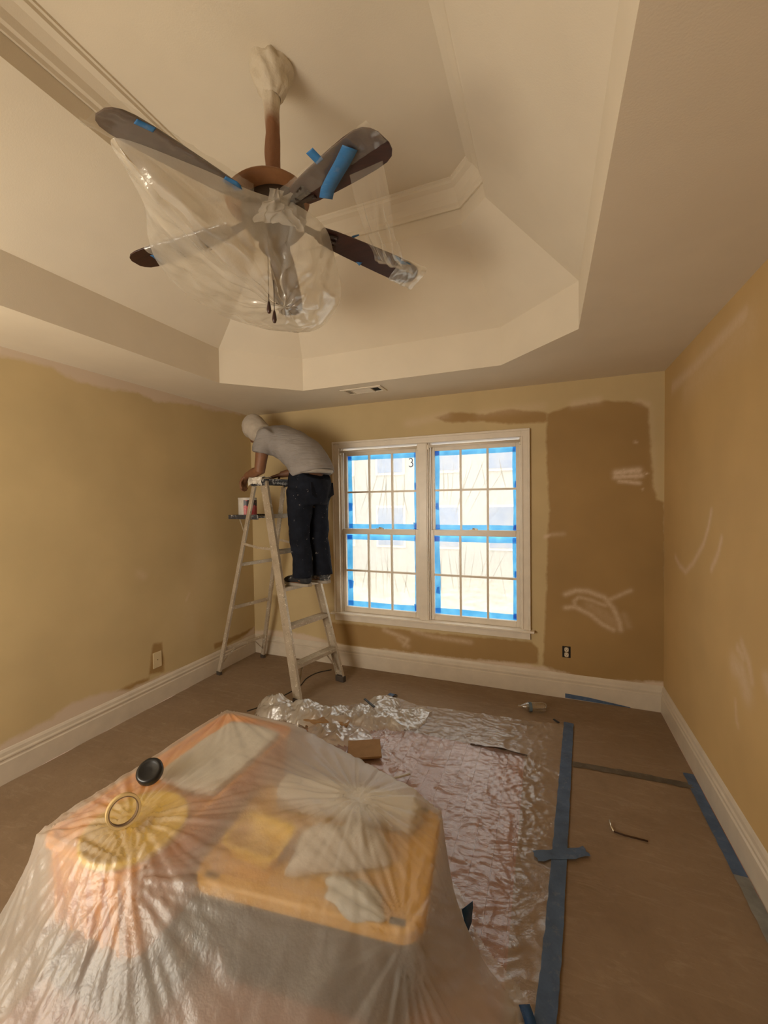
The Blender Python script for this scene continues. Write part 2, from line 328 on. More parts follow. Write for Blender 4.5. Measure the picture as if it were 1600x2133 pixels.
# outer skins so that daylight only comes through the openings
b = MB(); hx0, hx1, hz0, hz1 = HOLE
for x0, x1, z0, z1 in ((-0.2, hx0-0.02, -0.1, 3.6), (hx1+0.02, ROOM_W+0.2, -0.1, 3.6), (hx0-0.02, hx1+0.02, -0.1, hz0-0.02), (hx0-0.02, hx1+0.02, hz1+0.02, 3.6)):
    b.box(x0, x1, 0.004, 0.15, z0, z1)
tag(b.build('wall_outer_skin', solid('outer_siding', (0.5, 0.48, 0.45, 1))), kind='structure')

# tray ceiling: soffit, first riser, sloped cove, second riser, top
def octo(x0, x1, y0, y1, c):
    return [(x0+c, y1), (x1-c, y1), (x1, y1-c), (x1, y0+c), (x1-c, y0), (x0+c, y0), (x0, y0+c), (x0, y1-c)]
o1 = octo(0.578, 2.992, -3.46, -0.602, 0.44)
o2 = octo(1.085, 2.545, -3.0, -1.10, 0.44-0.48*0.586)
Z1, Z2, Z3, Z4 = ROOM_H, 2.69, 3.10, 3.31
outer = [(0, 0), (ROOM_W, 0), (ROOM_W, FRONT_Y), (0, FRONT_Y)]
b = MB()
vs_ = [(x, y, Z1) for x, y in outer]+[(x, y, Z1) for x, y in o1]
# soffit faces between rectangle and octagon
fs = [(0, 4, 5, 1), (1, 5, 6), (1, 6, 7, 2), (2, 7, 8), (2, 8, 9, 3), (3, 9, 10), (3, 10, 11, 0), (0, 11, 4)]
b.add(vs_, fs)
def band(p, q, za, zb):
    b.add([(x, y, za) for x, y in p]+[(x, y, zb) for x, y in q], [(i, (i+1) % 8, 8+(i+1) % 8, 8+i) for i in range(8)])
band(o1, o1, Z1, Z2); band(o1, o2, Z2, Z3); band(o2, o2, Z3, Z4)
b.add([(x, y, Z4) for x, y in o2], [tuple(range(8))])
tag(b.build('ceiling', M['ceiling']), kind='structure')
# crown moulding round the top of the tray
prof = [(0.0, -0.125), (0.010, -0.125), (0.014, -0.108), (0.024, -0.100), (0.034, -0.070), (0.060, -0.040), (0.082, -0.028), (0.084, -0.014), (0.092, -0.010), (0.092, 0.0)]
def inset(poly, d):
    n = len(poly); out = []
    for i in range(n):
        p0, p1, p2 = Vector(poly[i-1]), Vector(poly[i]), Vector(poly[(i+1) % n])
        n1 = Vector((-(p1-p0).y, (p1-p0).x)).normalized(); n2 = Vector((-(p2-p1).y, (p2-p1).x)).normalized()
        c = Vector((1.81, -2.05))-p1
        if n1.dot(c) < 0: n1 = -n1
        if n2.dot(c) < 0: n2 = -n2
        bis = (n1+n2).normalized(); out.append(p1+bis*(d/max(bis.dot(n1), 0.3)))
    return out
rings = [[(q.x, q.y, Z4+dz) for q in inset(o2, d+0.001)] for d, dz in prof]
b = MB()
for ra, rb in zip(rings[:-1], rings[1:]):
    b.add(ra+rb, [(i, (i+1) % 8, 8+(i+1) % 8, 8+i) for i in range(8)])
tag(b.build('trim_1', M['ceiling']), kind='structure')

# baseboards with a bead and a small cap
def baseboard(name, a, bb, inward):
    a = Vector(a); bb = Vector(bb); nrm = Vector(inward)
    pr = [(0.0, 0.0), (0.020, 0.0), (0.020, 0.118), (0.014, 0.124), (0.014, 0.132), (0.018, 0.138), (0.018, 0.146), (0.012, 0.154), (0.010, 0.172), (0.004, 0.184), (0.0, 0.188)]
    b = MB(); n = len(pr)
    vs_ = [tuple(a+nrm*d+V(0,0,h)) for d, h in pr]+[tuple(bb+nrm*d+V(0,0,h)) for d, h in pr]
    b.add(vs_, [(i, i+1, n+i+1, n+i) for i in range(n-1)])
    return tag(b.build(name, M['trim']), kind='structure')
baseboard('baseboard_back', (0, 0, 0), (ROOM_W, 0, 0), (0, -1, 0))
baseboard('baseboard_left', (0, FRONT_Y, 0), (0, 0, 0), (1, 0, 0))
baseboard('baseboard_right', (ROOM_W, FRONT_Y, 0), (ROOM_W, 0, 0), (-1, 0, 0))

# floor: hardwood, planks real where it shows under the plastic, builder's paper elsewhere
wood = NT('hardwood'); co = wood.coord()
mp = wood.n('ShaderNodeMapping', {'Vector': co, 'Scale': (18, 1.5, 4)}).outputs[0]
oi = wood.n('ShaderNodeObjectInfo').outputs['Random']
c = wood.ramp(wood.noise(2.4, 5, 0.6, mp, dist=1.0), 0.3, 0.75, (0.27, 0.105, 0.06, 1), (0.44, 0.20, 0.125, 1))
c = wood.mix(wood.math('MULTIPLY', oi, 0.4), c, (0.36, 0.16, 0.10, 1))
M['wood'] = wood.surf(wood.pbsdf(c, 0.35, 0, None, 0.4))
b = MB().box(-0.15, ROOM_W+0.15, FRONT_Y-0.15, 0.15, -0.06, -0.012)
floor = tag(b.build('floor', M['wood']), kind='structure')
pm = {}
random.seed(3)
x = 1.20; k = 0
while x < 2.74:
    y = -2.9-random.random()*1.2
    while y < -0.80:
        L_ = random.choice((1.1, 1.35, 1.6))
        if L_ not in pm:
            mb = MB().box(0.0003, 0.0827, 0.0003, L_-0.0003, 0, 0.0125); pm[L_] = mb.build('plank', M['wood'], floor, bevel=0.001); o = pm[L_]
        else:
            o = pm[L_].copy(); COL.objects.link(o); o.parent = floor
        o.location = (x, y, -0.0135); y += L_
    x += 0.083
def paper_sheet(name, x0, x1, y0, y1, label, zoff=0.0, torn=None):
    nx, ny = max(2, int((x1-x0)/0.04)), max(2, int((y1-y0)/0.04))
    def fn(u, v):
        xx, yy = x0+(x1-x0)*u, y0+(y1-y0)*v
        if torn and v == 0: yy += 0.012*nz(xx*9, 3.1)
        z = 0.0005+zoff+0.0022*max(0, nz(xx*5, yy*5, 2))+0.0012*nz(xx*13, yy*13)
        return V(xx, yy, z)
    o = MB().grid(nx, ny, fn).build(name, M['paper'], smooth=True)
    return tag(o, label, 'floor paper', 'sheets of floor paper')
paper_sheet('floor_paper', 0.022, ROOM_W-0.022, -0.875, -0.022, 'brown paper strip laid under the window along the back baseboard', 0.001, True)
paper_sheet('floor_paper', 2.705, ROOM_W-0.022, FRONT_Y, -0.868, 'brown paper strip laid along the right baseboard beside the blue taped line')
paper_sheet('floor_paper', 0.022, 1.30, FRONT_Y, -0.868, 'dusty brown paper strip laid along the left baseboard')

# ------------------------------------------------------------------ window
win = tag(empty('window_1', (1.83, 0, 0.50)), 'white painted double window with two double-hung sashes and muntin bars', kind='structure')
W_ = M['winwhite']
b = MB()   # casing: flat with stepped outer band
for x0, x1, z0, z1 in ((0.955, 1.02, 0.505, 2.105), (2.645, 2.71, 0.505, 2.105), (1.02, 2.645, 2.045, 2.105)):
    b.box(x0, x1, -0.018, 0.0, z0, z1)
for x0, x1, z0, z1 in ((0.955, 0.972, 0.505, 2.105), (2.693, 2.71, 0.505, 2.105), (0.972, 2.693, 2.088, 2.105)):
    b.box(x0, x1, -0.028, -0.018, z0, z1)
for x0, x1, z0, z1 in ((1.008, 1.02, 0.505, 2.045), (2.645, 2.657, 0.505, 2.045)):
    b.box(x0, x1, -0.023, -0.018, z0, z1)
b.build('casing', W_, win, bevel=0.002)
MB().box(0.925, 2.74, -0.055, 0.02, 0.488, 0.506).build('stool', W_, win, bevel=0.004)
MB().box(0.957, 2.708, -0.018, -0.0005, 0.428, 0.488).build('apron', W_, win, bevel=0.002)
b = MB()
for x0, x1 in ((1.012, 1.022), (2.643, 2.653)): b.box(x0, x1, 0.0, 0.148, 0.506, 2.05)
b.box(1.022, 2.643, 0.0, 0.148, 2.043, 2.053); b.box(1.022, 2.643, 0.02, 0.148, 0.496, 0.506)
b.build('jamb', W_, win)
b = MB().box(1.792, 1.876, -0.014, 0.148, 0.506, 2.043).box(1.80, 1.868, -0.020, -0.014, 0.506, 2.043)
b.build('mullion', W_, win, bevel=0.002)
b = MB()
for x0, x1 in ((1.022, 1.034), (1.780, 1.792), (1.876, 1.888), (2.631, 2.643)):
    for yy in (0.008, 0.026, 0.044): b.box(x0, x1, yy, yy+0.009, 0.506, 2.043)
b.build('stop', W_, win, bevel=0.0015)
for xs in (1.028, 1.787, 1.882, 2.637):
    MB().box(xs-0.008, xs+0.008, -0.012, 0.012, 1.985, 2.028).build('sash_catch', W_, win, bevel=0.003)
for x0, x1 in ((1.03, 1.785), (1.885, 2.637)):
    MB().lathe([(0.011, 0), (0.011, x1-x0)], (x0, -0.006, 2.012), (1, 0, 0), 14).build('shade_rail', W_, win, smooth=True)
def sash(x0, x1, z0, z1, y0, y1, fw=(0.032, 0.032, 0.042, 0.042), rows=2):
    l, r, bt, tp = fw
    b = MB()
    b.box(x0, x0+l, y0, y1, z0, z1).box(x1-r, x1, y0, y1, z0, z1).box(x0+l, x1-r, y0, y1, z0, z0+bt).box(x0+l, x1-r, y0, y1, z1-tp, z1)
    s_ = b.build('sash', W_, win, bevel=0.003)
    gx0, gx1, gz0, gz1 = x0+l, x1-r, z0+bt, z1-tp; ym = (y0+y1)/2; hw = 0.0085
    xs = [gx0+(gx1-gx0)*i/3 for i in range(4)]; zs = [gz0+(gz1-gz0)*i/2 for i in range(3)]
    for xm in xs[1:3]:
        o = MB().box(xm-hw, xm+hw, y0+0.006, y1-0.006, gz0, gz1).build('muntin', W_, None); o.parent = s_; o.location = -V(1.83, 0, 0.5)
    o = MB().box(gx0, gx1, y0+0.008, y1-0.008, zs[1]-hw, zs[1]+hw).build('muntin', W_, None); o.parent = s_; o.location = -V(1.83, 0, 0.5)
    for i in range(3):
        for j in range(2):
            o = MB().box(xs[i]+hw, xs[i+1]-hw, ym-0.0015, ym+0.0015, zs[j]+hw, zs[j+1]-hw).build('pane', M['glass'], None); o.parent = s_; o.location = -V(1.83, 0, 0.5)
    return s_
SASH = [(1.034, 1.780), (1.888, 2.631)]
for x0, x1 in SASH:
    sash(x0, x1, 1.250, 2.020, 0.060, 0.092)
    s_ = sash(x0, x1, 0.506, 1.292, 0.020, 0.052, (0.03, 0.03, 0.050, 0.050))
    xm = (x0+x1)/2
    b = MB().box(xm-0.035, xm+0.035, 0.024, 0.048, 1.292, 1.298)
    b.lathe([(0.012, 0), (0.013, 0.006), (0.009, 0.012)], (xm, 0.036, 1.298), (0, 0, 1), 12).bar((xm-0.002, 0.034, 1.305), (xm+0.034, 0.028, 1.302), 0.010, 0.007)
    b.build('sash_lock', solid('lock_metal', (0.45, 0.38, 0.28, 1), 0.4, 0.6), win)

# plastic film taped over the outside of each sash
fm = film('window_film_plastic', (0.74, 0.70, 0.63, 1), 0.55, 0.8, 0.5, 0.02, 0.7, 5, (1.8, 1, 0.5), 0.1, 0.5, 0.4, 0.95)
fold_m = film('film_fold', (0.64, 0.62, 0.58, 1), 0.7, 0.2, 0.5, 0.02, 0.2, 9)
ink = solid('marker_ink', (0.02, 0.03, 0.10, 1), 0.6)
def win_film(i, x0, x1, z0, z1, y, label, seed):
    e = tag(empty('window_film', ((x0+x1)/2, y, z0)), label, 'plastic film', 'films taped over the window sashes')
    def fn(u, v):
        xx, zz = x0+(x1-x0)*u, z0+(z1-z0)*v
        ed = min(1, 6*min(u, 1-u, v, 1-v))
        ang = math.atan2(zz-(z0-0.15), xx-(x0+x1)/2-0.1*math.sin(seed))
        w = 0.010*max(0, nz(ang*14+seed*5, seed))+0.006*nz(xx*9, zz*4+seed, seed)
        return V(xx, y-ed*w+0.001, zz)
    MB().grid(56, 56, fn).build('film', fm, e, smooth=True)
    for q in range(11):      # pleats where the film doubles over
        rq = random.Random(int(seed*100)+q); cxp = x0+(x1-x0)*(0.35+0.3*math.sin(seed)); sg = 1 if seed > 3 else -1
        xa = x0+(x1-x0)*(0.08+0.84*(q+0.5*rq.random())/11); za = (z1-0.07-0.1*rq.random()) if sg > 0 else (z0+0.07+0.1*rq.random())
        f_ = 0.45+0.4*rq.random(); xb = xa+(cxp-xa)*f_*0.8*(1 if q % 3 else -0.4); zb = za-sg*f_*(z1-z0)*0.95
        xb = min(max(xb, x0+0.06), x1-0.06); zb = min(max(zb, z0+0.06), z1-0.06); wq = 0.003+0.004*rq.random(); bow = 0.03*(rq.random()-0.5)
        MB().grid(10, 2, lambda u, v: V(xa+(xb-xa)*u+bow*math.sin(PI*u)+(v-0.5)*wq*2*math.sin(PI*min(1, u*1.05+0.02)), y-0.0125, za+(zb-za)*u)).build('fold', fold_m, e)
    tw = 0.046
    for nm, (a0, a1, c0, c1) in enumerate(((x0-0.015, x1+0.015, z1-tw, z1+0.012), (x0-0.015, x1+0.015, z0-0.012, z0+tw), (x0-0.012, x0+tw, z0, z1), (x1-tw, x1+0.012, z0, z1))):
        horiz = nm < 2; yy = y-0.016-0.0015*nm
        def ft(u, v, a0=a0, a1=a1, c0=c0, c1=c1, yy=yy, horiz=horiz, nm=nm):
            xx, zz = a0+(a1-a0)*u, c0+(c1-c0)*v
            if horiz: zz += 0.007*nz(xx*3, seed+nm)
            else: xx += 0.007*nz(zz*3, seed+nm)
            return V(xx, yy+0.0006*nz(xx*30, zz*30), zz)
        MB().grid(24 if horiz else 4, 4 if horiz else 24, ft).build('tape_strip', M['wtape'], e, solid=0.0008)
    for kx, kz, w_, h_ in ((x1-0.02, z0+0.55*(z1-z0), 0.03, 0.06), (x0+0.025, z0+0.3*(z1-z0), 0.04, 0.07), (x0+0.02, z1-0.02, 0.05, 0.045), (x1-0.02, z0+0.03, 0.055, 0.05)):
        q = 0.012*math.sin(kx*40+kz*17)
        MB().add([(kx-w_/2, y-0.0225, kz-h_/2+q), (kx+w_/2, y-0.0225, kz-h_/2), (kx+w_/2-q, y-0.0225, kz+h_/2), (kx-w_/2+q, y-0.0225, kz+h_/2-q)], [(0, 1, 2, 3)]).build('tape_patch', M['wtape'], e, solid=0.0008)
    return e
YF = 0.124
f1 = win_film(0, 1.052, 1.765, 1.286, 1.985, YF, 'plastic film over the upper sash beside the man, with numeral 3 at its corner', 1.3)
win_film(1, 1.048, 1.762, 0.545, 1.228, YF, 'plastic film taped over the lower sash nearest the ladder, below the one with numeral 3', 2.9)
win_film(2, 1.905, 2.618, 1.286, 1.985, YF, 'plastic film taped over the upper sash toward the bare brown patch of wall', 4.1)
win_film(3, 1.905, 2.615, 0.545, 1.228, YF, 'plastic film taped over the lower sash toward the black wall socket', 6.2)
b = MB(); n3 = []
for k in range(13): a = math.radians(150-240*k/12); n3.append((0.013*math.cos(a), 0.0135+0.0145*math.sin(a)))
for k in range(13): a = math.radians(70-220*k/12); n3.append((0.0155*math.cos(a), -0.0165+0.0165*math.sin(a)))
b.tube([(1.690+x*1.25, YF-0.022, 1.895+z*1.25) for x, z in n3], 0.0042, 6); b.build('numeral', ink, f1)

# ------------------------------------------------------------------ outside: lawn and the house across the way
lawn = MB().box(-25, 30, 0.16, 45, -1.3, -1.2).build('ground_outside', solid('bare_yard', (0.40, 0.36, 0.30, 1), 0.9, var=0.3, scale=3)); tag(lawn, kind='structure')
hs = tag(empty('neighbour_house', (0.5, 11, -1.2)), 'pale house with rows of windows seen dimly through the window film', 'house')
sid = solid('house_siding', (0.33, 0.33, 0.32, 1), 0.8, var=0.06, scale=2)
MB().box(-8, 9, 11, 17, -1.2, 5.2).build('wall', sid, hs)
MB().add([(-8.6, 10.5, 5.2), (9.6, 10.5, 5.2), (9.6, 17.5, 5.2), (-8.6, 17.5, 5.2), (-8.6, 14, 7.6), (9.6, 14, 7.6)], [(0, 1, 5, 4), (2, 3, 4, 5), (0, 4, 3), (1, 2, 5), (0, 3, 2, 1)]).build('roof', solid('roof_shingle', (0.20, 0.19, 0.19, 1), 0.9), hs)
gl = solid('house_glass', (0.10, 0.18, 0.34, 1), 0.15)
for ix in range(8):
    for iz in range(2):
        x0 = -7.2+ix*2.05; z0 = -0.1+iz*2.7
        w0 = MB().box(x0-0.08, x0+1.08, 10.94, 11.0, z0-0.08, z0+1.48).build('window', M['winwhite'], hs)
        o = MB().box(x0, x0+1.0, 10.92, 10.94, z0, z0+1.4).build('pane', gl, None); o.parent = w0; o.location = -hs.location

# ------------------------------------------------------------------ stepladder (local frame: +x = climbing side, y = along the steps)
def alu():
    t = NT('ladder_aluminium'); co = t.coord()
    c = t.ramp(t.noise(9, 4), 0.3, 0.7, (0.41, 0.34, 0.25, 1), (0.58, 0.50, 0.39, 1))
    sp = t.ramp(t.noise(60, 4, 0.7, co), 0.60, 0.66)
    c2 = t.mix(sp, c, (0.80, 0.74, 0.62, 1))
    dk = t.ramp(t.noise(42, 4, 0.7, t.n('ShaderNodeMapping', {'Vector': co, 'Location': (3, 1, 2)}).outputs[0]), 0.62, 0.69)
    c3 = t.mix(t.math('MULTIPLY', dk, 0.7), c2, (0.10, 0.07, 0.05, 1))
    mt = t.math('SUBTRACT', 0.40, t.math('MULTIPLY', t.math('ADD', sp, dk), 0.7), True)
    return t.surf(t.pbsdf(c3, 0.42, mt, t.bump(t.noise(40, 3), 0.15, 0.004)))
M['alu'] = alu()
def splat(name, base, spl, thr=0.62, scale=48, rough=0.6, spec=0.5):
    t = NT(name); co = t.coord()
    s_ = t.ramp(t.noise(scale, 4, 0.68, co), thr, thr+0.05)
    lo = t.ramp(t.noise(5, 2, 0.5, t.n('ShaderNodeMapping', {'Vector': co, 'Location': (7, 3, 1)}).outputs[0]), 0.42, 0.62)
    c = t.ramp(t.noise(14, 4), 0.3, 0.7, tuple(x*0.7 for x in base[:3])+(1,), tuple(x*1.3 for x in base[:3])+(1,))
    c = t.mix(t.math('MULTIPLY', s_, lo), c, spl)
    return t.surf(t.pbsdf(c, rough, 0, t.bump(t.noise(70, 3), 0.2, 0.004), spec))
M['ladder_dark'] = splat('ladder_black_plastic', (0.035, 0.035, 0.042, 1), (0.50, 0.48, 0.45, 1), 0.52)
M['rubber'] = solid('rubber', (0.06, 0.045, 0.035, 1), 0.8)
LZ = math.radians(-12.83)
lad = tag(empty('stepladder', (0.624, -0.4645, 0.0), LZ), 'paint-spattered aluminium stepladder that the man stands on', 'ladder')
def rail_pt(side, z):   # front rail centre line
    k = z/1.74; return V(0.513-0.45*k, side*(0.25-0.085*k), z)
def rear_pt(side, z):
    k = z/1.74; return V(-0.513+0.46*k, side*(0.245-0.085*k), z)
for sd in (-1, 1):
    a, c_ = rail_pt(sd, 0.03), rail_pt(sd, 1.72)
    b = MB(); d = (c_-a).normalized(); outw = V(0, sd, 0)
    b.bar(a+outw*0.010, c_+outw*0.010, 0.004, 0.078, up=V(1, 0, 0))                       # web
    fx = d.cross(V(0, 1, 0)).normalized()*0.037
    for s2 in (-1, 1): b.bar(a+fx*s2, c_+fx*s2, 0.022, 0.004, up=V(1, 0, 0))              # flanges
    b.build('front_rail', M['alu'], lad, local=True)
    f_ = MB().box(a.x-0.045, a.x+0.045, a.y-0.020, a.y+0.020, 0.0, 0.05).build('foot', M['rubber'], lad, bevel=0.006, local=True)
    a, c_ = rear_pt(sd, 0.02), rear_pt(sd, 1.69)
    MB().bar(a, c_, 0.022, 0.040, up=V(1, 0, 0)).build('rear_rail', M['alu'], lad, bevel=0.003, local=True)
    MB().box(a.x-0.024, a.x+0.024, a.y-0.015, a.y+0.015, 0.0, 0.035).build('foot', M['rubber'], lad, bevel=0.005, local=True)
    # spreader, in two hinged halves
    p0, p1 = rail_pt(sd, 1.17)+V(0, sd*0.012, 0), rear_pt(sd, 1.20)+V(0, sd*0.010, 0); pm_ = (p0+p1)/2+V(0, sd*0.004, -0.010)
    MB().bar(p0, pm_, 0.004, 0.020).bar(pm_, p1, 0.004, 0.020).lathe([(0.008, -0.006), (0.008, 0.006)], pm_, (0, 1, 0), 10).build('spreader', M['alu'], lad, local=True)
    # knee braces under the lowest step and lowest rear bar
    MB().bar(rail_pt(sd, 0.10)+V(0, -sd*0.014, 0), V(rail_pt(sd, 0.27).x, sd*0.13, 0.272), 0.003, 0.018, up=V(1, 0, 0)).build('brace', M['alu'], lad, local=True)
    MB().bar(rear_pt(sd, 0.10)+V(0, -sd*0.012, 0), V(rear_pt(1, 0.225).x, sd*0.10, 0.225), 0.003, 0.014, up=V(1, 0, 0)).build('brace', M['alu'], lad, local=True)
for k in range(1, 6):
    z = 0.29*k; p = rail_pt(1, z); hy = p.y-0.002
    b = MB().box(p.x-0.040, p.x+0.040, -hy, hy, z-0.004, z)
    for s2 in (-1, 1): b.box(p.x+s2*0.038-0.002, p.x+s2*0.038+0.002, -hy, hy, z-0.030, z-0.004)
    for q in range(5): b.box(p.x-0.034+q*0.016, p.x-0.030+q*0.016, -hy, hy, z, z+0.002)
    b.build('step', M['alu'], lad, local=True)
for z in (0.235, 0.62, 1.01):
    p = rear_pt(1, z)
    MB().bar((p.x, -p.y, z), (p.x, p.y, z), 0.012, 0.030).build('rear_bar', M['alu'], lad, bevel=0.002, local=True)
b = MB().box(-0.085, 0.095, -0.185, 0.185, 1.728, 1.748).box(-0.085, -0.078, -0.185, 0.185, 1.700, 1.728).box(0.088, 0.095, -0.185, 0.185, 1.700, 1.728)
for s2 in (-1, 1): b.box(-0.085, 0.095, s2*0.182-0.004, s2*0.182+0.004, 1.690, 1.728)
b.build('top_cap', M['ladder_dark'], lad, bevel=0.003, local=True)
b = MB().box(-0.44, -0.04, -0.15, 0.15, 1.418, 1.430)
for x0, x1, y0, y1 in ((-0.44, -0.04, -0.155, -0.147), (-0.44, -0.04, 0.147, 0.155), (-0.445, -0.437, -0.155, 0.155)): b.box(x0, x1, y0, y1, 1.405, 1.442)
b.build('pail_shelf', M['ladder_dark'], lad, local=True)
for sd in (-1, 1):
    MB().bar((-0.30, sd*0.145, 1.415), tuple(rear_pt(sd, 1.27)), 0.004, 0.016).build('shelf_strut', M['alu'], lad, local=True)
def lad_w(x, y, z):
    c_, s_ = math.cos(LZ), math.sin(LZ); return V(0.624+c_*x-s_*y, -0.4645+s_*x+c_*y, z)

# paint can on the shelf
cl = lad_w(-0.315, -0.045, 1.4305)
can = tag(empty('paint_can', cl), 'white paint can with red and dark label on the ladder shelf', 'can')
MB().lathe([(0.076, 0), (0.080, 0.004), (0.080, 0.150), (0.082, 0.154), (0.082, 0.164), (0.077, 0.166)], cl, (0, 0, 1), 36).build('body', solid('can_white', (0.62, 0.58, 0.52, 1), 0.45, var=0.08), can, smooth=True)
lab = NT('can_label'); sx = lab.n('ShaderNodeSeparateXYZ', {0: lab.coord()}).outputs
stz = lab.ramp(sx[2], 0.085, 0.095, (0.42, 0.035, 0.03, 1), (0.03, 0.02, 0.025, 1))
lm = lab.surf(lab.pbsdf(lab.mix(lab.math('GREATER_THAN', lab.noise(30, 2), 0.6), stz, (0.55, 0.06, 0.05, 1)), 0.4))
b = MB(); n = 20
rg = lambda z, r: [cl+V(math.cos(a)*r, math.sin(a)*r, z) for a in [math.radians(-75+150*i/n) for i in range(n+1)]]
r0, r1 = rg(0.012, 0.0812), rg(0.142, 0.0812)
b.add(r0+r1, [(i, i+1, n+2+i, n+1+i) for i in range(n)]); b.build('label', lm, can, smooth=True)
MB().tube([cl+V(0.0, 0.081*math.cos(a), 0.135-0.055*math.sin(a)) for a in [PI*i/14 for i in range(15)]], 0.002, 6).build('handle', M['alu'], can, smooth=True)
# white rag over the ladder's top corner
def rag_mat(name, col): return solid(name, col, 0.9, var=0.14, scale=30, bump=0.4, bscale=90)
M['rag'] = rag_mat('rag_cotton', (0.58, 0.54, 0.48, 1))
rc = lad_w(-0.06, -0.165, 1.752)
def ragf(u, v):
    a = u-0.5; bb = v-0.5; x = a*0.20; y = bb*0.16
    over = max(0, -y-0.022); ox = max(0, abs(x)-0.055)
    z = 0.010+0.006*nz(u*9, v*9, 4)+0.010*abs(nz(u*5, v*5))
    return lad_w(-0.02+x*0.85+0.01*nz(v*7, u*7, 1), -0.165+max(y, -0.026)-0.008*abs(nz(u*8, v*6)), 1.750+z-over*0.95-ox*0.4 if over > 0 else 1.750+z)
tag(MB().grid(30, 30, ragf).build('paint_rag', splat('ragged_cloth', (0.55, 0.50, 0.42, 1), (0.85, 0.82, 0.76, 1), 0.5), smooth=True, solid=0.003), 'crumpled off-white rag hanging over the ladder top cap corner', 'rag')

# ------------------------------------------------------------------ the man on the ladder
skin = solid('skin', (0.20, 0.088, 0.042, 1), 0.55, var=0.12, scale=14, bump=0.08, bscale=150)
shirt = NT('grey_tshirt'); co = shirt.coord()
cc = shirt.ramp(shirt.noise(6, 4), 0.3, 0.7, (0.235, 0.215, 0.205, 1), (0.30, 0.275, 0.26, 1))
mpw = shirt.n('ShaderNodeMapping', {'Vector': co, 'Rotation': (0, 0.7, 0), 'Scale': (2.0, 1.0, 7.0)}).outputs[0]
M['shirt'] = shirt.surf(shirt.pbsdf(cc, 0.9, 0, shirt.bump(shirt.noise(3.2, 3, 0.5, mpw, dist=0.8), 0.55, 0.03), 0.2))
M['jeans'] = splat('dark_jeans', (0.009, 0.011, 0.018, 1), (0.42, 0.40, 0.38, 1), 0.655, 34, 0.85, 0.12)
M['hood'] = solid('white_hood_cloth', (0.44, 0.38, 0.31, 1), 0.9, var=0.08, scale=16, bump=0.25, bscale=40)
YC = 0.02   # body centre line across the ladder
man = tag(empty('person', tuple(lad_w(0.38, YC, 0.874)), LZ), 'man in grey t-shirt, dark jeans and white hood bending over the ladder top', 'person')
MO = V(0.38, YC, 0.874)
def E(p, a, b_, ra, rb):   # ellipse section around p with unit-ish axes
    return (Vector(p)-MO, Vector(a).normalized()*ra, Vector(b_).normalized()*rb)
Yv = V(0, 1, 0)
def sec(path, ra, rb):
    """sections across a planar (x,z) path: ra = half width across (y), rb = half depth in the plane"""
    out = []; P = [Vector(p) for p in path]
    for i, p in enumerate(P):
        d = (P[min(i+1, len(P)-1)]-P[max(i-1, 0)]).normalized(); nrm = d.cross(Yv).normalized()
        out.append(E(p, d.cross(nrm), nrm, ra[i], rb[i]))
    return out
def remesh(o, vox, it=4, fac=0.6):
    m1 = o.modifiers.new('join', 'REMESH'); m1.mode = 'VOXEL'; m1.voxel_size = vox; m1.use_smooth_shade = True
    m2 = o.modifiers.new('smooth', 'SMOOTH'); m2.factor = fac; m2.iterations = it
    return o
HIPL, HIPR = V(0.385, YC-0.09, 1.700), V(0.385, YC+0.09, 1.700)
KNL, KNR = V(0.375, YC-0.100, 1.275), V(0.405, YC+0.085, 1.280)
ANL, ANR = V(0.395, YC-0.095, 0.965), V(0.435, YC+0.085, 0.965)
SHL, SHR = V(0.085, YC-0.175, 2.085), V(0.01, YC+0.18, 2.10)
ELL, ELR = V(0.035, YC-0.205, 1.812), V(0.16, YC+0.23, 1.85)
WRL, WRR = V(-0.185, YC-0.165, 1.782), V(-0.01, YC+0.06, 1.795)
def limb(b, pts, rs, seg=16): b.tube([Vector(p)-MO for p in pts], rs, seg)
body = MB()
body.loft(sec([(0.410, YC, 1.680), (0.390, YC, 1.779), (0.310, YC, 1.924), (0.180, YC, 2.030), (0.030, YC, 2.088), (-0.060, YC, 2.117), (-0.110, YC, 2.141)], [0.13, 0.135, 0.135, 0.15, 0.165, 0.11, 0.06], [0.11, 0.115, 0.11, 0.115, 0.105, 0.08, 0.058]))
limb(body, [(-0.080, YC, 2.132), (-0.160, YC, 2.161), (-0.220, YC, 2.175)], [0.062, 0.058, 0.06])
# head: skull, jaw, nose, brow, ears (face turned down towards the work)
HC = V(-0.275, YC, 2.219)
up_h = V(-0.72, 0, 0.69).normalized(); fw_h = V(-0.62, 0, -0.78).normalized()
body.loft([E(HC+up_h*h+fw_h*f, fw_h, Yv, a, c_) for h, f, a, c_ in ((-0.125, 0.045, 0.02, 0.02), (-0.11, 0.035, 0.055, 0.045), (-0.07, 0.018, 0.082, 0.062), (-0.02, 0.006, 0.095, 0.072), (0.03, 0.0, 0.098, 0.076), (0.07, -0.004, 0.085, 0.068), (0.10, -0.006, 0.055, 0.046), (0.112, -0.006, 0.015, 0.015))], 20)
body.loft([E(HC+fw_h*f+up_h*h, up_h, Yv, a, c_) for f, h, a, c_ in ((0.085, -0.015, 0.028, 0.016), (0.105, -0.026, 0.020, 0.013), (0.118, -0.034, 0.010, 0.009))], 12)
body.loft([E(HC+fw_h*f+up_h*-0.075, up_h, Yv, a, c_) for f, a, c_ in ((0.07, 0.014, 0.030), (0.092, 0.009, 0.022), (0.098, 0.004, 0.012))], 12)
for s2 in (-1, 1):
    body.loft([E(HC+Yv*s2*y_-up_h*0.015, up_h, fw_h, a, c_) for y_, a, c_ in ((0.066, 0.028, 0.016), (0.080, 0.032, 0.018), (0.086, 0.020, 0.010))], 12)
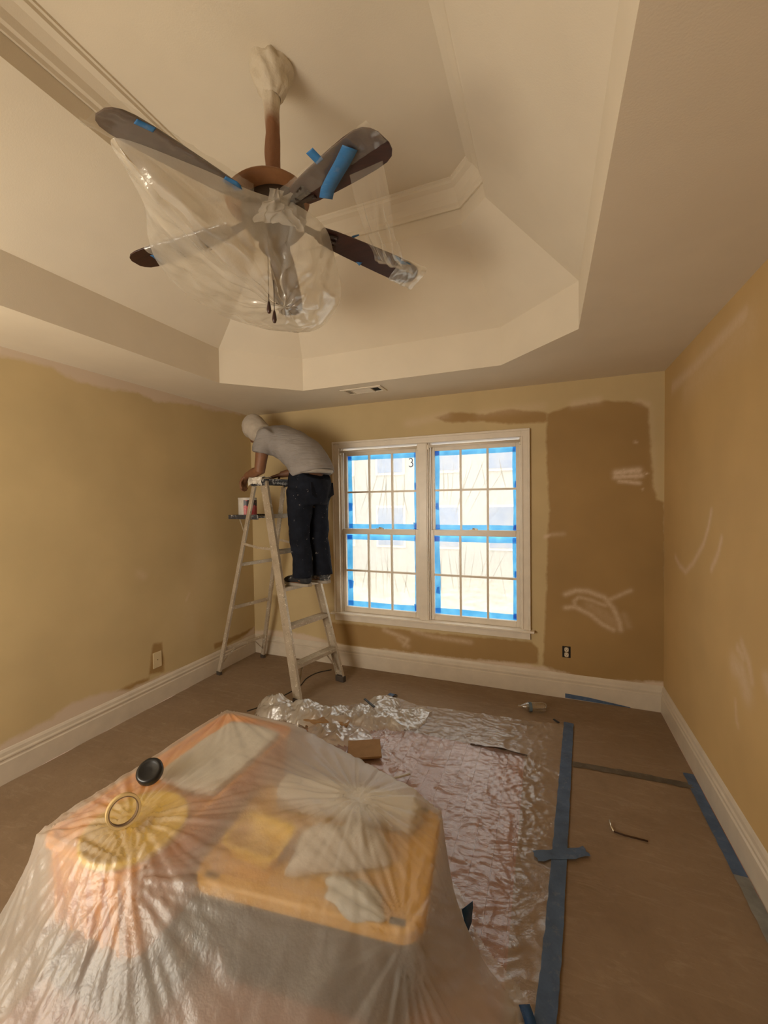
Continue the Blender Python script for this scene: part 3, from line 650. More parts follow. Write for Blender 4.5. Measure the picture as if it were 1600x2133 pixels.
# arms
limb(body, [SHL, SHL.lerp(ELL, 0.5)+V(-0.012, 0, 0), ELL, ELL.lerp(WRL, 0.35)+V(0, 0, 0.004), WRL], [0.058, 0.052, 0.045, 0.043, 0.029])
limb(body, [SHR, SHR.lerp(ELR, 0.5), ELR, ELR.lerp(WRR, 0.35), WRR], [0.058, 0.050, 0.044, 0.042, 0.028])
def hand(b, wr, fdir, pdir, thumb):
    """wr wrist, fdir along the palm, pdir palm normal (palm side), thumb = side the thumb leaves from"""
    f = Vector(fdir).normalized(); pd = Vector(pdir); pd = (pd-f*pd.dot(f)).normalized(); sd = f.cross(pd).normalized()*thumb
    b.loft([(wr-MO+f*t_+pd*0.004*k, sd*a, pd*c_) for k, (t_, a, c_) in enumerate(((-0.01, 0.026, 0.020), (0.02, 0.034, 0.017), (0.055, 0.041, 0.016), (0.085, 0.040, 0.014), (0.094, 0.034, 0.010)))], 16)
    base = wr+f*0.085+pd*0.012
    for k, (off, L_) in enumerate(((0.030, 0.072), (0.010, 0.082), (-0.010, 0.076), (-0.029, 0.060))):
        p0 = base+sd*off; d1 = (f*0.82+pd*0.57); d2 = (f*0.25+pd*0.97); d3 = (f*-0.35+pd*0.93)
        p1 = p0+d1*L_*0.45; p2 = p1+d2*L_*0.33; p3 = p2+d3*L_*0.25
        b.tube([q-MO for q in (p0-f*0.02, p0, p1, p2, p3)], [0.010, 0.0098, 0.0092, 0.0085, 0.007], 10)
    t0 = wr+f*0.028+sd*0.030; t1 = t0+(f*0.55+sd*0.65+pd*0.55)*0.040; t2 = t1+(f*0.65+pd*0.75)*0.034; t3 = t2+(f*0.5+pd*0.85-sd*0.2)*0.024
    b.tube([q-MO for q in (t0-f*0.015, t0, t1, t2, t3)], [0.014, 0.0135, 0.0115, 0.0105, 0.008], 10)
hand(body, WRL, (-0.72, 0.05, -0.62), (0.75, 0.1, -0.66), 1)
hand(body, WRR, (-0.92, -0.30, -0.10), (0.0, 0.1, -1), -1)
# legs inside the jeans
for h_, k_, a_ in ((HIPL, KNL, ANL), (HIPR, KNR, ANR)):
    limb(body, [h_, h_.lerp(k_, 0.5)+V(-0.01, 0, 0), k_, k_.lerp(a_, 0.35)+V(0.02, 0, 0), a_, a_-V(0, 0, 0.05)], [0.088, 0.078, 0.056, 0.056, 0.040, 0.042])
    body.loft([E(a_+V(-0.05+0.0, 0, -0.065)+V(dx, 0, dz), V(0, 0, 1), Yv, a, c_) for dx, dz, a, c_ in ((0.09, 0.012, 0.02, 0.025), (0.04, 0.012, 0.035, 0.034), (-0.04, 0.0, 0.028, 0.038), (-0.11, -0.008, 0.018, 0.034))], 12)
remesh(body.build('body', skin, man, local=True), 0.006, 3)
# t-shirt
ts = MB()
ts.loft(sec([(0.445, YC, 1.764), (0.435, YC, 1.798), (0.395, YC, 1.871), (0.325, YC, 1.948), (0.210, YC, 2.021), (0.080, YC, 2.074), (-0.020, YC, 2.103), (-0.090, YC, 2.132), (-0.135, YC, 2.151)],
            [0.185, 0.188, 0.19, 0.19, 0.195, 0.20, 0.175, 0.11, 0.078], [0.170, 0.168, 0.163, 0.156, 0.148, 0.138, 0.118, 0.092, 0.076]), 28)
limb(ts, [V(0.060, YC-0.10, 2.088), SHL+V(0.01, 0.01, 0), SHL.lerp(ELL, 0.30)+V(-0.012, -0.004, 0), SHL.lerp(ELL, 0.48)+V(-0.012, -0.004, 0)], [0.09, 0.092, 0.084, 0.082], 20)
limb(ts, [V(0.040, YC+0.10, 2.088), SHR, SHR.lerp(ELR, 0.30), SHR.lerp(ELR, 0.45)], [0.09, 0.090, 0.082, 0.080], 20)
sh_o = remesh(ts.build('t_shirt', M['shirt'], man, local=True), 0.010, 5)
tx = bpy.data.textures.new('shirt_folds', 'CLOUDS'); tx.noise_scale = 0.10; tx.noise_depth = 2
dm = sh_o.modifiers.new('folds', 'DISPLACE'); dm.texture = tx; dm.strength = 0.018; dm.texture_coords = 'LOCAL'; dm.mid_level = 0.5
# jeans
jn = MB()
jn.loft(sec([(0.400, YC, 1.530), (0.400, YC, 1.610), (0.405, YC, 1.700), (0.410, YC, 1.774), (0.430, YC, 1.806)], [0.160, 0.178, 0.180, 0.172, 0.165], [0.145, 0.172, 0.180, 0.172, 0.166]), 28)
for h_, k_, a_ in ((HIPL, KNL, ANL), (HIPR, KNR, ANR)):
    limb(jn, [h_+V(0, 0, -0.05), h_.lerp(k_, 0.45), k_+V(0.005, 0, 0.03), k_+V(0.005, 0, -0.05), k_.lerp(a_, 0.55)+V(0.015, 0, 0), a_+V(0.01, 0, 0.03), a_+V(0.012, 0, -0.022)], [0.112, 0.100, 0.084, 0.080, 0.078, 0.082, 0.088], 20)
jo = remesh(jn.build('jeans', M['jeans'], man, local=True), 0.009, 5)
dm = jo.modifiers.new('folds', 'DISPLACE'); dm.texture = tx; dm.strength = 0.020; dm.texture_coords = 'LOCAL'; dm.mid_level = 0.5
bl = MB(); n = 16
for z_, k_ in ((1.778, 0), (1.806, 1)):
    bl.v += [V(0.416+0.012*k_+0.176*math.cos(a), YC+0.174*math.sin(a), z_)-MO for a in [math.radians(-75+150*i/n) for i in range(n+1)]]
bl.f = [(i, i+1, n+2+i, n+1+i) for i in range(n)]
bl.build('belt', solid('belt_web', (0.36, 0.33, 0.29, 1), 0.7), man, smooth=True, solid=0.004, local=True)
for s2 in (-1, 1):
    q = V(0.530, YC+s2*0.075, 1.645)-MO
    MB().add([q+V(0.010, -0.055, 0.06), q+V(0.010, 0.055, 0.06), q+V(0.018, 0.055, -0.04), q+V(0.020, 0, -0.065), q+V(0.018, -0.055, -0.04)], [(0, 1, 2, 3, 4)]).build('back_pocket', M['jeans'], man, solid=0.008, local=True)
# hood / cap cloth round the head
hd = MB().loft([E(HC+up_h*h+fw_h*f, fw_h, Yv, a, c_) for h, f, a, c_ in ((-0.10, -0.050, 0.075, 0.085), (-0.06, -0.028, 0.098, 0.094), (-0.01, -0.012, 0.112, 0.100), (0.04, -0.006, 0.115, 0.100), (0.085, -0.006, 0.100, 0.086), (0.118, -0.008, 0.066, 0.056), (0.130, -0.008, 0.02, 0.018))], 26)
hd.loft(sec([(-0.250, YC, 2.190), (-0.190, YC, 2.166), (-0.130, YC, 2.151)], [0.092, 0.090, 0.098], [0.092, 0.088, 0.092]), 24)
ho = remesh(hd.build('hood', M['hood'], man, local=True), 0.008, 3)
dm = ho.modifiers.new('folds', 'DISPLACE'); tx2 = bpy.data.textures.new('hood_folds', 'CLOUDS'); tx2.noise_scale = 0.05
dm.texture = tx2; dm.strength = 0.012; dm.texture_coords = 'LOCAL'
# boots
bm_ = splat('work_shoe', (0.018, 0.018, 0.020, 1), (0.35, 0.34, 0.32, 1), 0.60, 40, 0.75)
sole_m = solid('shoe_sole', (0.30, 0.26, 0.21, 1), 0.8)
for a_, mm in ((ANL, bm_), (ANR, splat('greyed_shoe', (0.05, 0.05, 0.05, 1), (0.45, 0.43, 0.40, 1), 0.5, 30, 0.8))):
    g = V(a_.x-0.035, a_.y, 0.874)
    sh = MB().loft([E(g+V(dx, 0, h), V(0, 0, 1), Yv, a, c_) for dx, h, a, c_ in ((0.115, 0.052, 0.030, 0.028), (0.095, 0.060, 0.046, 0.038), (0.045, 0.066, 0.054, 0.042), (-0.01, 0.058, 0.045, 0.044), (-0.07, 0.046, 0.033, 0.048), (-0.125, 0.040, 0.027, 0.044), (-0.155, 0.036, 0.018, 0.026))], 20)
    sh.tube([g+V(0.05, 0, 0.07)-MO, g+V(0.045, 0, 0.115)-MO], [0.052, 0.050], 16)
    s_ = remesh(sh.build('shoe', mm, man, local=True), 0.007, 3)
    so = MB()
    ol = [(g.x-MO.x+dx, g.y-MO.y+dy) for dx, dy in ((0.12, -0.025), (0.125, 0.02), (0.08, 0.042), (0.0, 0.045), (-0.08, 0.05), (-0.14, 0.040), (-0.162, 0.0), (-0.14, -0.042), (-0.08, -0.05), (0.0, -0.044), (0.08, -0.042))]
    so.prism(ol, 0.0, 0.024); so.build('sole', sole_m, s_, bevel=0.004, local=True)
    for k in range(3):
        MB().tube([g+V(-0.045+k*0.022, -0.030, 0.088+k*0.009)-MO, g+V(-0.04+k*0.022, 0, 0.102+k*0.009)-MO, g+V(-0.045+k*0.022, 0.030, 0.088+k*0.009)-MO], 0.0035, 6).build('lace', solid('lace', (0.03, 0.03, 0.03, 1), 0.8) if k == 0 else bpy.data.materials['lace'], s_, local=True)

# ------------------------------------------------------------------ ceiling fan
HX, HY = 1.80, -2.03
fan = tag(empty('ceiling_fan', (HX, HY, Z4)), 'dark five-blade ceiling fan on a copper-brown downrod, masked with plastic', 'ceiling fan')
hub = V(HX, HY, 0)
copper = solid('fan_copper', (0.27, 0.125, 0.052, 1), 0.5, 0.2, var=0.2, scale=12, bump=0.15, bscale=50)
dark = solid('fan_dark_metal', (0.045, 0.030, 0.022, 1), 0.45, 0.4)
bl_m = NT('blade_walnut'); mp = bl_m.n('ShaderNodeMapping', {'Vector': bl_m.coord(), 'Scale': (2, 22, 10)}).outputs[0]
bl_m = bl_m.surf(bl_m.pbsdf(bl_m.ramp(bl_m.noise(3, 5, 0.6, mp, dist=0.8), 0.3, 0.75, (0.020, 0.007, 0.005, 1), (0.050, 0.016, 0.010, 1)), 0.42))
wr_m = NT('oversprayed_wrap'); sz = wr_m.n('ShaderNodeSeparateXYZ', {0: wr_m.coord()}).outputs[2]
edge = wr_m.math('ADD', sz, wr_m.math('MULTIPLY', wr_m.math('SUBTRACT', wr_m.noise(16, 4), 0.5), 0.10))
wc = wr_m.ramp(wr_m.math('ADD', edge, 1.0), 0.76, 0.84, (0.22, 0.095, 0.040, 1), (0.58, 0.50, 0.38, 1))
wr_m = wr_m.surf(wr_m.pbsdf(wc, 0.6, 0, wr_m.bump(wr_m.noise(30, 4), 0.6, 0.01)))
# canopy, wrapped and sprayed over
def canf(u, v):
    a = 2*PI*u; pr = [(0.080, 0.0), (0.080, -0.02), (0.074, -0.05), (0.060, -0.085), (0.044, -0.115), (0.036, -0.125)]
    k = v*(len(pr)-1); i = min(int(k), len(pr)-2); f = k-i
    r = pr[i][0]*(1-f)+pr[i+1][0]*f; h = pr[i][1]*(1-f)+pr[i+1][1]*f
    r *= 1+0.22*nz(math.cos(a)*2.2, math.sin(a)*2.2, v*4)
    return hub+V(math.cos(a)*r, math.sin(a)*r, Z4+h)
MB().grid(41, 16, canf).build('canopy', wr_m, fan, smooth=True)
def rodf(u, v):
    a = 2*PI*u; r = 0.0285*(1+0.22*nz(math.cos(a)*1.6, math.sin(a)*1.6, v*4))+0.012*max(0, 1-v*6)
    return hub+V(math.cos(a)*r, math.sin(a)*r, Z4-0.10-v*0.40)
MB().grid(25, 40, rodf).build('downrod', wr_m, fan, smooth=True)
MB().lathe([(0.03, 0.02), (0.055, 0.012), (0.10, -0.002), (0.150, -0.024), (0.168, -0.042), (0.166, -0.056), (0.14, -0.070), (0.115, -0.078)], hub+V(-0.025, -0.012, 2.822), (-0.12, -0.05, 1), 48).build('housing_top', copper, fan, smooth=True)
MB().lathe([(0.120, 0.0), (0.128, -0.03), (0.128, -0.09), (0.10, -0.125), (0.065, -0.135)], hub+V(0, 0, 2.775), (0, 0, 1), 48).build('motor', dark, fan, smooth=True)
MB().lathe([(0.055, 0.0), (0.062, -0.01), (0.062, -0.075), (0.045, -0.095), (0.012, -0.10)], hub+V(0, 0, 2.665), (0, 0, 1), 32).build('switch_housing', dark, fan, smooth=True)
ANG = [262.4, 334.4, 46.4, 118.4, 190.4]
def bpt(a, r, s, dn=0.0):
    """point on blade at angle a (deg), radius r, across s (-..+), dn below the lower face"""
    a = math.radians(a); d = V(math.cos(a), math.sin(a), 0); t_ = V(-d.y, d.x, 0)
    pit = math.radians(-6.5); drop = (r-0.17)/0.49*0.085
    side = t_*math.cos(pit)+V(0, 0, 1)*math.sin(pit); nrm = t_*-math.sin(pit)+V(0, 0, 1)*math.cos(pit)
    return hub+d*r+side*s+V(0, 0, 2.695-drop)-nrm*dn
def blade_half(r): 
    t_ = (r-0.19)/0.47
    return 0.052+0.018*min(1, t_*1.3)
outl = [0.19, 0.20, 0.25, 0.32, 0.40, 0.48, 0.55, 0.60, 0.63, 0.648, 0.658]
wid = [0.036, 0.046, 0.054, 0.060, 0.065, 0.069, 0.071, 0.069, 0.060, 0.044, 0.022]
for a in ANG:
    b = MB(); up_, lo = [], []
    rings = []
    for r, w in zip(outl, wid):
        rings.append([bpt(a, r, -w, 0.003), bpt(a, r, w, 0.003), bpt(a, r, w, -0.003), bpt(a, r, -w, -0.003)])
    b.ring_loft(rings); blade = b.build('blade', bl_m, fan, bevel=0.0015)
    b = MB()
    b.bar(bpt(a, 0.10, 0, 0.0), bpt(a, 0.19, 0, 0.006), 0.030, 0.010)
    for s_ in (-0.028, 0, 0.028): b.bar(bpt(a, 0.175, s_*0.5, 0.007), bpt(a, 0.26, s_, 0.007), 0.016, 0.006)
    for s_ in (-0.028, 0, 0.028): b.lathe([(0.006, 0), (0.006, 0.004)], bpt(a, 0.25, s_, 0.012), (0, 0, 1), 8)
    b.build('blade_bracket', dark, blade)
for (dx, dy, zb) in ((-0.034, 0.0, 2.330), (0.008, -0.022, 2.275)):
    p0 = hub+V(dx, dy, 2.585); p1 = hub+V(dx, dy, zb+0.05)
    ch = MB().tube([p0, p1], 0.0016, 6).build('pull_chain', dark, fan)
    MB().lathe([(0.002, 0.052), (0.005, 0.045), (0.008, 0.028), (0.0095, 0.014), (0.006, 0.002), (0.002, 0)], hub+V(dx, dy, zb), (0, 0, 1), 14).build('pendant', bl_m, ch, smooth=True)

# plastic round the fan blades
pw = tag(empty('fan_plastic_wrap', (HX, HY, 2.36)), 'clear plastic sheeting taped round the fan blades and sagging like a bag', 'plastic sheet')
fw1 = film('fan_film', (0.88, 0.83, 0.74, 1), 0.44, 0.35, 0.18, 0.38, 1.0, 6, (1, 1, 1), 0.3, 0.6, 0.55, 0.95)
fw2 = film('fan_film_clear', (0.88, 0.83, 0.74, 1), 0.15, 0.14, 0.18, 0.20, 0.6, 8, (1, 1, 1), 0.15)
def hd_(a, r, z): a = math.radians(a); return hub+V(math.cos(a)*r, math.sin(a)*r, z)
ringp = [hd_(258, 0.60, 2.605), hd_(268, 0.40, 2.63), hd_(282, 0.22, 2.665), hd_(305, 0.13, 2.70), hd_(340, 0.14, 2.70), hd_(22, 0.20, 2.68), hd_(52, 0.26, 2.655), hd_(80, 0.44, 2.56),
         hd_(105, 0.66, 2.535), hd_(120, 0.71, 2.545), hd_(140, 0.68, 2.55), hd_(165, 0.62, 2.565), hd_(186, 0.57, 2.605), hd_(205, 0.50, 2.615), hd_(228, 0.46, 2.615), hd_(246, 0.52, 2.605)]
def cat_closed(P, t_):
    n = len(P); k = t_*n; i = int(k) % n; f = k-int(k)
    p0, p1, p2, p3 = P[i-1], P[i], P[(i+1) % n], P[(i+2) % n]
    return 0.5*((2*p1)+(p2-p0)*f+(2*p0-5*p1+4*p2-p3)*f*f+(3*p1-p0-3*p2+p3)*f**3)
bot = hub+V(-0.03, 0.10, 2.40)
def bag(u, v):
    p = cat_closed(ringp, u); t_ = v
    q = p.lerp(bot, t_)
    q.z = p.z+(bot.z-p.z)*math.sin(t_*PI/2)**0.8
    ed = min(1, 5*v)*(1-0.6*v)
    q += V(nz(u*26, v*5), nz(u*26+9, v*5), 0.7*nz(u*30, v*6, 3))*0.034*ed
    q.z += 0.016*ed*(ridge(u*14, v*4)-0.5)
    return q
MB().grid(121, 40, bag).build('film_bag', fw1, pw, smooth=True)
def wrapf(a, r0, r1, s0, s1, seed, dn=0.010):
    def fn(u, v):
        r = r0+(r1-r0)*u; s = s0+(s1-s0)*v
        w = blade_half(r)
        over = max(0, abs(s)-w-0.006)
        p = bpt(a, r, max(-w-0.006, min(w+0.006, s)), dn+0.010*abs(nz(r*22+seed, s*14, seed))+0.003*nz(r*70, s*40))
        p.z += over
        return p
    return MB().grid(50, 18, fn)
wrapf(262.4, 0.16, 0.672, -0.095, 0.10, 1).build('film_wrap', fw2, pw, smooth=True)
wrapf(334.4, 0.15, 0.668, -0.078, 0.005, 5).build('film_wrap', fw2, pw, smooth=True)
wrapf(46.4, 0.545, 0.675, -0.09, 0.09, 8).build('film_wrap', fw1, pw, smooth=True)
wrapf(190.4, 0.18, 0.55, -0.085, 0.09, 11).build('film_wrap', fw1, pw, smooth=True)
def curtain(u, v):   # film strung from the tip of one blade to the next
    a0 = bpt(334.4, 0.60-0.14*v, 0.05-0.02*v, 0.01); a1 = bpt(46.4, 0.665-0.16*v, -0.03, 0.012)
    p = a0.lerp(a1, u); p.z -= 0.05*math.sin(PI*u)
    p += (hub-p).normalized()*0.05*math.sin(PI*u)
    return p+V(nz(u*5, v*9), nz(u*5, v*9, 4), nz(u*4, v*8, 7))*0.022*math.sin(PI*u)
MB().grid(50, 30, curtain).build('film_curtain', fw2, pw, smooth=True)
def sheet2(u, v):    # loose flap at the hub, between the two near blades
    a0 = hd_(300+35*u, 0.15, 2.72); a1 = hd_(285+60*u, 0.20, 2.56)
    p = a0.lerp(a1, v); return p+V(nz(u*7, v*5), nz(u*3, v*2, 3), nz(u*2.5, v*3, 6))*0.03
MB().grid(30, 30, sheet2).build('film_flap', fw1, pw, smooth=True)
M['tape_bright'] = tape_mat('bright_blue_tape', (0.05, 0.20, 0.45, 1))
def strip(pts, w, nrm, name='tape_strip', parent=None, mat=None, twist=0.0):
    pts = [Vector(p) for p in pts]; nrm = Vector(nrm).normalized(); n = len(pts)*6
    def fn(u, v):
        k = u*(len(pts)-1); i = min(int(k), len(pts)-2); f = k-i
        p = pts[i].lerp(pts[i+1], f); d = (pts[i+1]-pts[i]).normalized()
        sd = d.cross(nrm).normalized(); ca, sa = math.cos(twist*u), math.sin(twist*u)
        return p+(sd*ca+nrm*sa)*(v-0.5)*w
    return MB().grid(n, 3, fn).build(name, mat or M['tape_bright'], parent, smooth=True, solid=0.0008)
B_ = 334.4
strip([bpt(B_, 0.565, -0.050, 0.022), bpt(B_, 0.50, -0.028, 0.024), bpt(B_, 0.42, -0.004, 0.025), bpt(B_, 0.35, 0.02, 0.022), bpt(B_, 0.30, 0.048, 0.018)], 0.048, (0, 0, -1), parent=pw)
strip([bpt(B_, 0.42, -0.060, 0.008), bpt(B_, 0.425, -0.105, 0.004)], 0.032, (0, 0, -1), parent=pw)
strip([bpt(262.4, 0.30, 0.062, 0.02), bpt(262.4, 0.26, 0.075, 0.022), bpt(262.4, 0.23, 0.055, 0.026)], 0.03, (0, 0, -1), parent=pw)
strip([bpt(262.4, 0.60, 0.066, 0.012), bpt(262.4, 0.55, 0.074, 0.010)], 0.022, (0, 0, -1), parent=pw)
strip([bpt(190.4, 0.55, 0.03, 0.012), bpt(190.4, 0.55, -0.03, 0.014)], 0.020, (0, 0, -1), parent=pw)
strip([bpt(46.4, 0.40, 0.05, 0.01), bpt(46.4, 0.39, 0.05, -0.03)+V(-0.03, -0.02, 0.01), bpt(46.4, 0.40, 0.05, -0.08)+V(-0.02, -0.04, 0.02), bpt(46.4, 0.42, 0.05, -0.10)+V(0.0, -0.05, 0.01)], 0.022, (0.3, -1, 0), parent=pw, twist=0.8)
strip([bpt(46.4, 0.58, -0.085, 0.02), bpt(46.4, 0.55, -0.098, 0.04), bpt(46.4, 0.52, -0.10, 0.05)], 0.022, (0.3, -1, 0.3), parent=pw)
strip([bpt(46.4, 0.52, -0.11, 0.045), bpt(46.4, 0.48, -0.12, 0.06)], 0.026, (0.2, -1, 0.2), parent=pw, twist=0.6)

# ------------------------------------------------------------------ ceiling vent
vt = tag(empty('ceiling_vent', (1.47, -0.425, ROOM_H-0.012)), 'white rectangular ceiling register with an open slot at one end', 'vent')
vm = solid('register_white', (0.66, 0.58, 0.46, 1), 0.5, var=0.05)
zc = ROOM_H
b = MB()
for x0, x1, y0, y1 in ((1.295, 1.645, -0.505, -0.480), (1.295, 1.645, -0.370, -0.345), (1.295, 1.325, -0.48, -0.37), (1.615, 1.645, -0.48, -0.37)): b.box(x0, x1, y0, y1, zc-0.010, zc-0.0002)
b.build('frame', vm, vt, bevel=0.003)
MB().box(1.325, 1.615, -0.48, -0.37, zc-0.0016, zc-0.0004).build('duct', solid('duct_black', (0.01, 0.012, 0.008, 1), 0.9), vt)
for x0, x1 in ((1.375, 1.383), (1.545, 1.553)): MB().box(x0, x1, -0.48, -0.37, zc-0.010, zc-0.002).build('divider', vm, vt)
for i in range(11):
    yy = -0.477+i*0.0100
    MB().bar((1.383, yy, zc-0.006), (1.545, yy, zc-0.006), 0.0115, 0.0015, up=V(0, 0.35, 1)).build('louver', vm, vt)
for i in range(4):
    xx = 1.330+i*0.012
    MB().bar((xx, -0.48, zc-0.006), (xx, -0.37, zc-0.006), 0.0105, 0.0015, up=V(0.35, 0, 1)).build('louver', vm, vt)

# ------------------------------------------------------------------ sockets
ivory = solid('ivory_plastic', (0.62, 0.50, 0.30, 1), 0.4, var=0.04)
sk = solid('socket_face', (0.60, 0.50, 0.36, 1), 0.45, var=0.05); blk = solid('box_black', (0.006, 0.004, 0.004, 1), 0.8)
sc = tag(empty('wall_socket', (2.970, 0, 0.357)), 'bare wall socket without cover plate in the brown wall', 'socket')
MB().box(2.941, 3.000, -0.0015, -0.0002, 0.314, 0.402).build('box_opening', blk, sc)
MB().box(2.955, 2.986, -0.004, -0.0016, 0.318, 0.398).build('strap', solid('strap_steel', (0.10, 0.07, 0.04, 1), 0.5, 0.6), sc)
for zz in (0.378, 0.338):
    ol = []
    for k in range(24):
        a = 2*PI*k/24; ol.append((2.9705+max(-0.0145, min(0.0145, 0.0175*math.cos(a))), 0.0175*math.sin(a)+zz))
    bb = MB(); n = len(ol); bb.add([(x, -0.010, z) for x, z in ol]+[(x, -0.004, z) for x, z in ol], [tuple(range(n)), tuple(reversed(range(n, 2*n)))]+[(i, (i+1) % n, n+(i+1) % n, n+i) for i in range(n)])
    r_ = bb.build('receptacle', sk, sc)
    for dx, dz, w, h in ((-0.006, 0.004, 0.0024, 0.009), (0.006, 0.004, 0.0024, 0.009), (0, -0.008, 0.005, 0.005)):
        MB().box(2.9705+dx-w/2, 2.9705+dx+w/2, -0.0108, -0.0101, zz+dz-h/2, zz+dz+h/2).build('slot', blk, r_)
sc = tag(empty('wall_plate', (0, -1.157, 0.335)), 'ivory blank cover plate on an unpainted patch of the left wall', 'wall plate')
MB().box(0.0002, 0.006, -1.195, -1.119, 0.275, 0.397).build('plate', ivory, sc, bevel=0.003)
MB().lathe([(0.004, 0), (0.004, 0.0012)], (0.006, -1.157, 0.336), (1, 0, 0), 12).build('screw', solid('screw', (0.12, 0.08, 0.04, 1), 0.4, 0.7), sc)

# ------------------------------------------------------------------ covered pile in the foreground
TC, TA = V(2.118, -2.243, 0.0), math.radians(7.0)
tote = tag(empty('storage_tote', tuple(TC), TA), 'black storage tote with yellow lid under the draped plastic sheet', 'tote')
tb = solid('tote_black', (0.016, 0.016, 0.017, 1), 0.5, bump=0.1, bscale=40); ty = solid('tote_yellow', (0.72, 0.38, 0.020, 1), 0.42, var=0.06)
def rrect(hx, hy, r, n=6):
    out = []
    for cx, cy, a0 in ((hx-r, hy-r, 0), (-hx+r, hy-r, 90), (-hx+r, -hy+r, 180), (hx-r, -hy+r, 270)):
        for k in range(n+1):
            a = math.radians(a0+90*k/n); out.append((cx+r*math.cos(a), cy+r*math.sin(a)))
    return out
def rr_loft(levels):
    b = MB(); b.ring_loft([[V(x, y, z) for x, y in rrect(hx, hy, r)] for hx, hy, r, z in levels]); return b
rr_loft([(0.30, 0.175, 0.05, 0.0), (0.305, 0.18, 0.05, 0.01), (0.345, 0.212, 0.055, 0.325), (0.350, 0.217, 0.055, 0.328), (0.350, 0.217, 0.055, 0.345)]).build('body', tb, tote, smooth=False, local=True)
for k in range(9):
    x = -0.26+k*0.065; MB().box(x-0.006, x+0.006, -0.196, -0.184, 0.04, 0.20).build('rib', tb, tote, local=True)
lid = rr_loft([(0.360, 0.226, 0.062, 0.330), (0.370, 0.236, 0.066, 0.334), (0.370, 0.236, 0.066, 0.364), (0.364, 0.230, 0.062, 0.372), (0.335, 0.200, 0.05, 0.373), (0.328, 0.193, 0.05, 0.364), (0.31, 0.178, 0.045, 0.363)]).build('lid', ty, tote, local=True)
for dx, dy in ((0.30, -0.214), (-0.30, -0.214), (0.30, 0.214), (-0.30, 0.214)):
    MB().box(dx-0.022, dx+0.022, dy-0.008, dy+0.008, 0.3735, 0.3765).build('lock_hole', tb, lid, local=True)

case = tag(empty('tool_case', (1.53, -2.27, 0)), 'dark brown low tool case under the orange crate', 'tool case')
cm = solid('case_dark', (0.05, 0.034, 0.026, 1), 0.5)
MB().box(1.33, 1.73, -2.67, -1.87, 0.0, 0.10).build('body', cm, case, bevel=0.012)
MB().box(1.33, 1.73, -2.67, -1.87, 0.104, 0.198).build('lid', cm, case, bevel=0.012)
for yy in (-2.5, -2.04):
    MB().box(1.73, 1.742, yy-0.03, yy+0.03, 0.07, 0.14).build('latch', M['alu'], case, bevel=0.003)
crate = tag(empty('orange_crate', (1.53, -2.27, 0.1985)), 'orange plastic crate on the dark case under the draped sheet', 'crate')
om = solid('crate_orange', (0.80, 0.30, 0.015, 1), 0.45, var=0.10, scale=8)
b = MB(); cx, cy = 1.53, -2.27
def ring(hx, hy, r, z): return [V(cx+x, cy+y, z) for x, y in rrect(hx, hy, r)]
b.ring_loft([ring(0.175, 0.375, 0.04, 0.199), ring(0.195, 0.400, 0.045, 0.470), ring(0.205, 0.412, 0.05, 0.472), ring(0.205, 0.412, 0.05, 0.492), ring(0.19, 0.395, 0.045, 0.4925), ring(0.185, 0.39, 0.045, 0.478)])
b.build('body', om, crate)
for k in range(5):
    MB().box(cx-0.15+k*0.07, cx-0.135+k*0.07, cy-0.404, cy-0.388, 0.23, 0.46).build('rib', om, crate)
lidm = solid('lid_yellow', (0.78, 0.50, 0.03, 1), 0.4, var=0.05)
bl = tag(empty('bucket_lid', (1.60, -2.555, 0.4935)), 'round yellow bucket lid on the orange crate under the sheet', 'lid')
MB().lathe([(0.01, 0.0), (0.140, 0.0), (0.152, 0.004), (0.154, 0.022), (0.146, 0.026), (0.138, 0.016), (0.01, 0.015)], (1.60, -2.555, 0.4935), (0, 0, 1), 40).build('disc', lidm, bl, smooth=True)
MB().lathe([(0.030, 0.0), (0.026, 0.012), (0.02, 0.014)], (1.60, -2.555, 0.509), (0, 0, 1), 20).build('spout_cap', lidm, bl, smooth=True)
# yellow scoop lying on the tote lid
ys = tag(empty('yellow_tray', tuple(V(1.93, -2.36, 0.374))), 'small yellow paint tray on the tote lid beside the rags', 'tray')
b = MB(); b.ring_loft([[V(1.93+x, -2.36+y, z) for x, y in rrect(hx, hy, 0.03)] for hx, hy, z in ((0.085, 0.055, 0.3745), (0.10, 0.07, 0.425), (0.108, 0.078, 0.427), (0.098, 0.068, 0.428), (0.083, 0.053, 0.380))])
b.build('pan', lidm, ys)
# rags
def ragheap(name, cx, cy, rx, ry, h, seed, col, label, rot=0.0, tail=None):
    def fn(u, v):
        a = 2*PI*u; r = v
        e = 1+0.28*nz(math.cos(a)*1.7+seed, math.sin(a)*1.7)
        x, y = math.cos(a)*r*rx*e, math.sin(a)*r*ry*e
        if tail: 
            k = max(0, math.cos(a-tail[0]))**6; x += math.cos(tail[0])*tail[1]*k*r; y += math.sin(tail[0])*tail[1]*k*r
        fold = ridge(x*11+seed, y*7, seed, 3)
        z = h*max(0, 1-r**2)**0.7*(0.55+0.55*fold)+0.004+0.012*max(0, fold-0.4)*(r < 0.98)
        return V(cx+x*math.cos(rot)-y*math.sin(rot), cy+x*math.sin(rot)+y*math.cos(rot), 0.3745+z)
    o = MB().grid(65, 26, fn).build(name, rag_mat(name+'_cloth', col), smooth=True)
    return tag(o, label, 'rag', 'rags on the tote lid')
ragheap('rag', 2.20, -2.255, 0.15, 0.085, 0.088, 2.3, (0.55, 0.50, 0.43, 1), 'crumpled beige rag on the yellow tote lid', 0.2, (-2.3, 0.08))
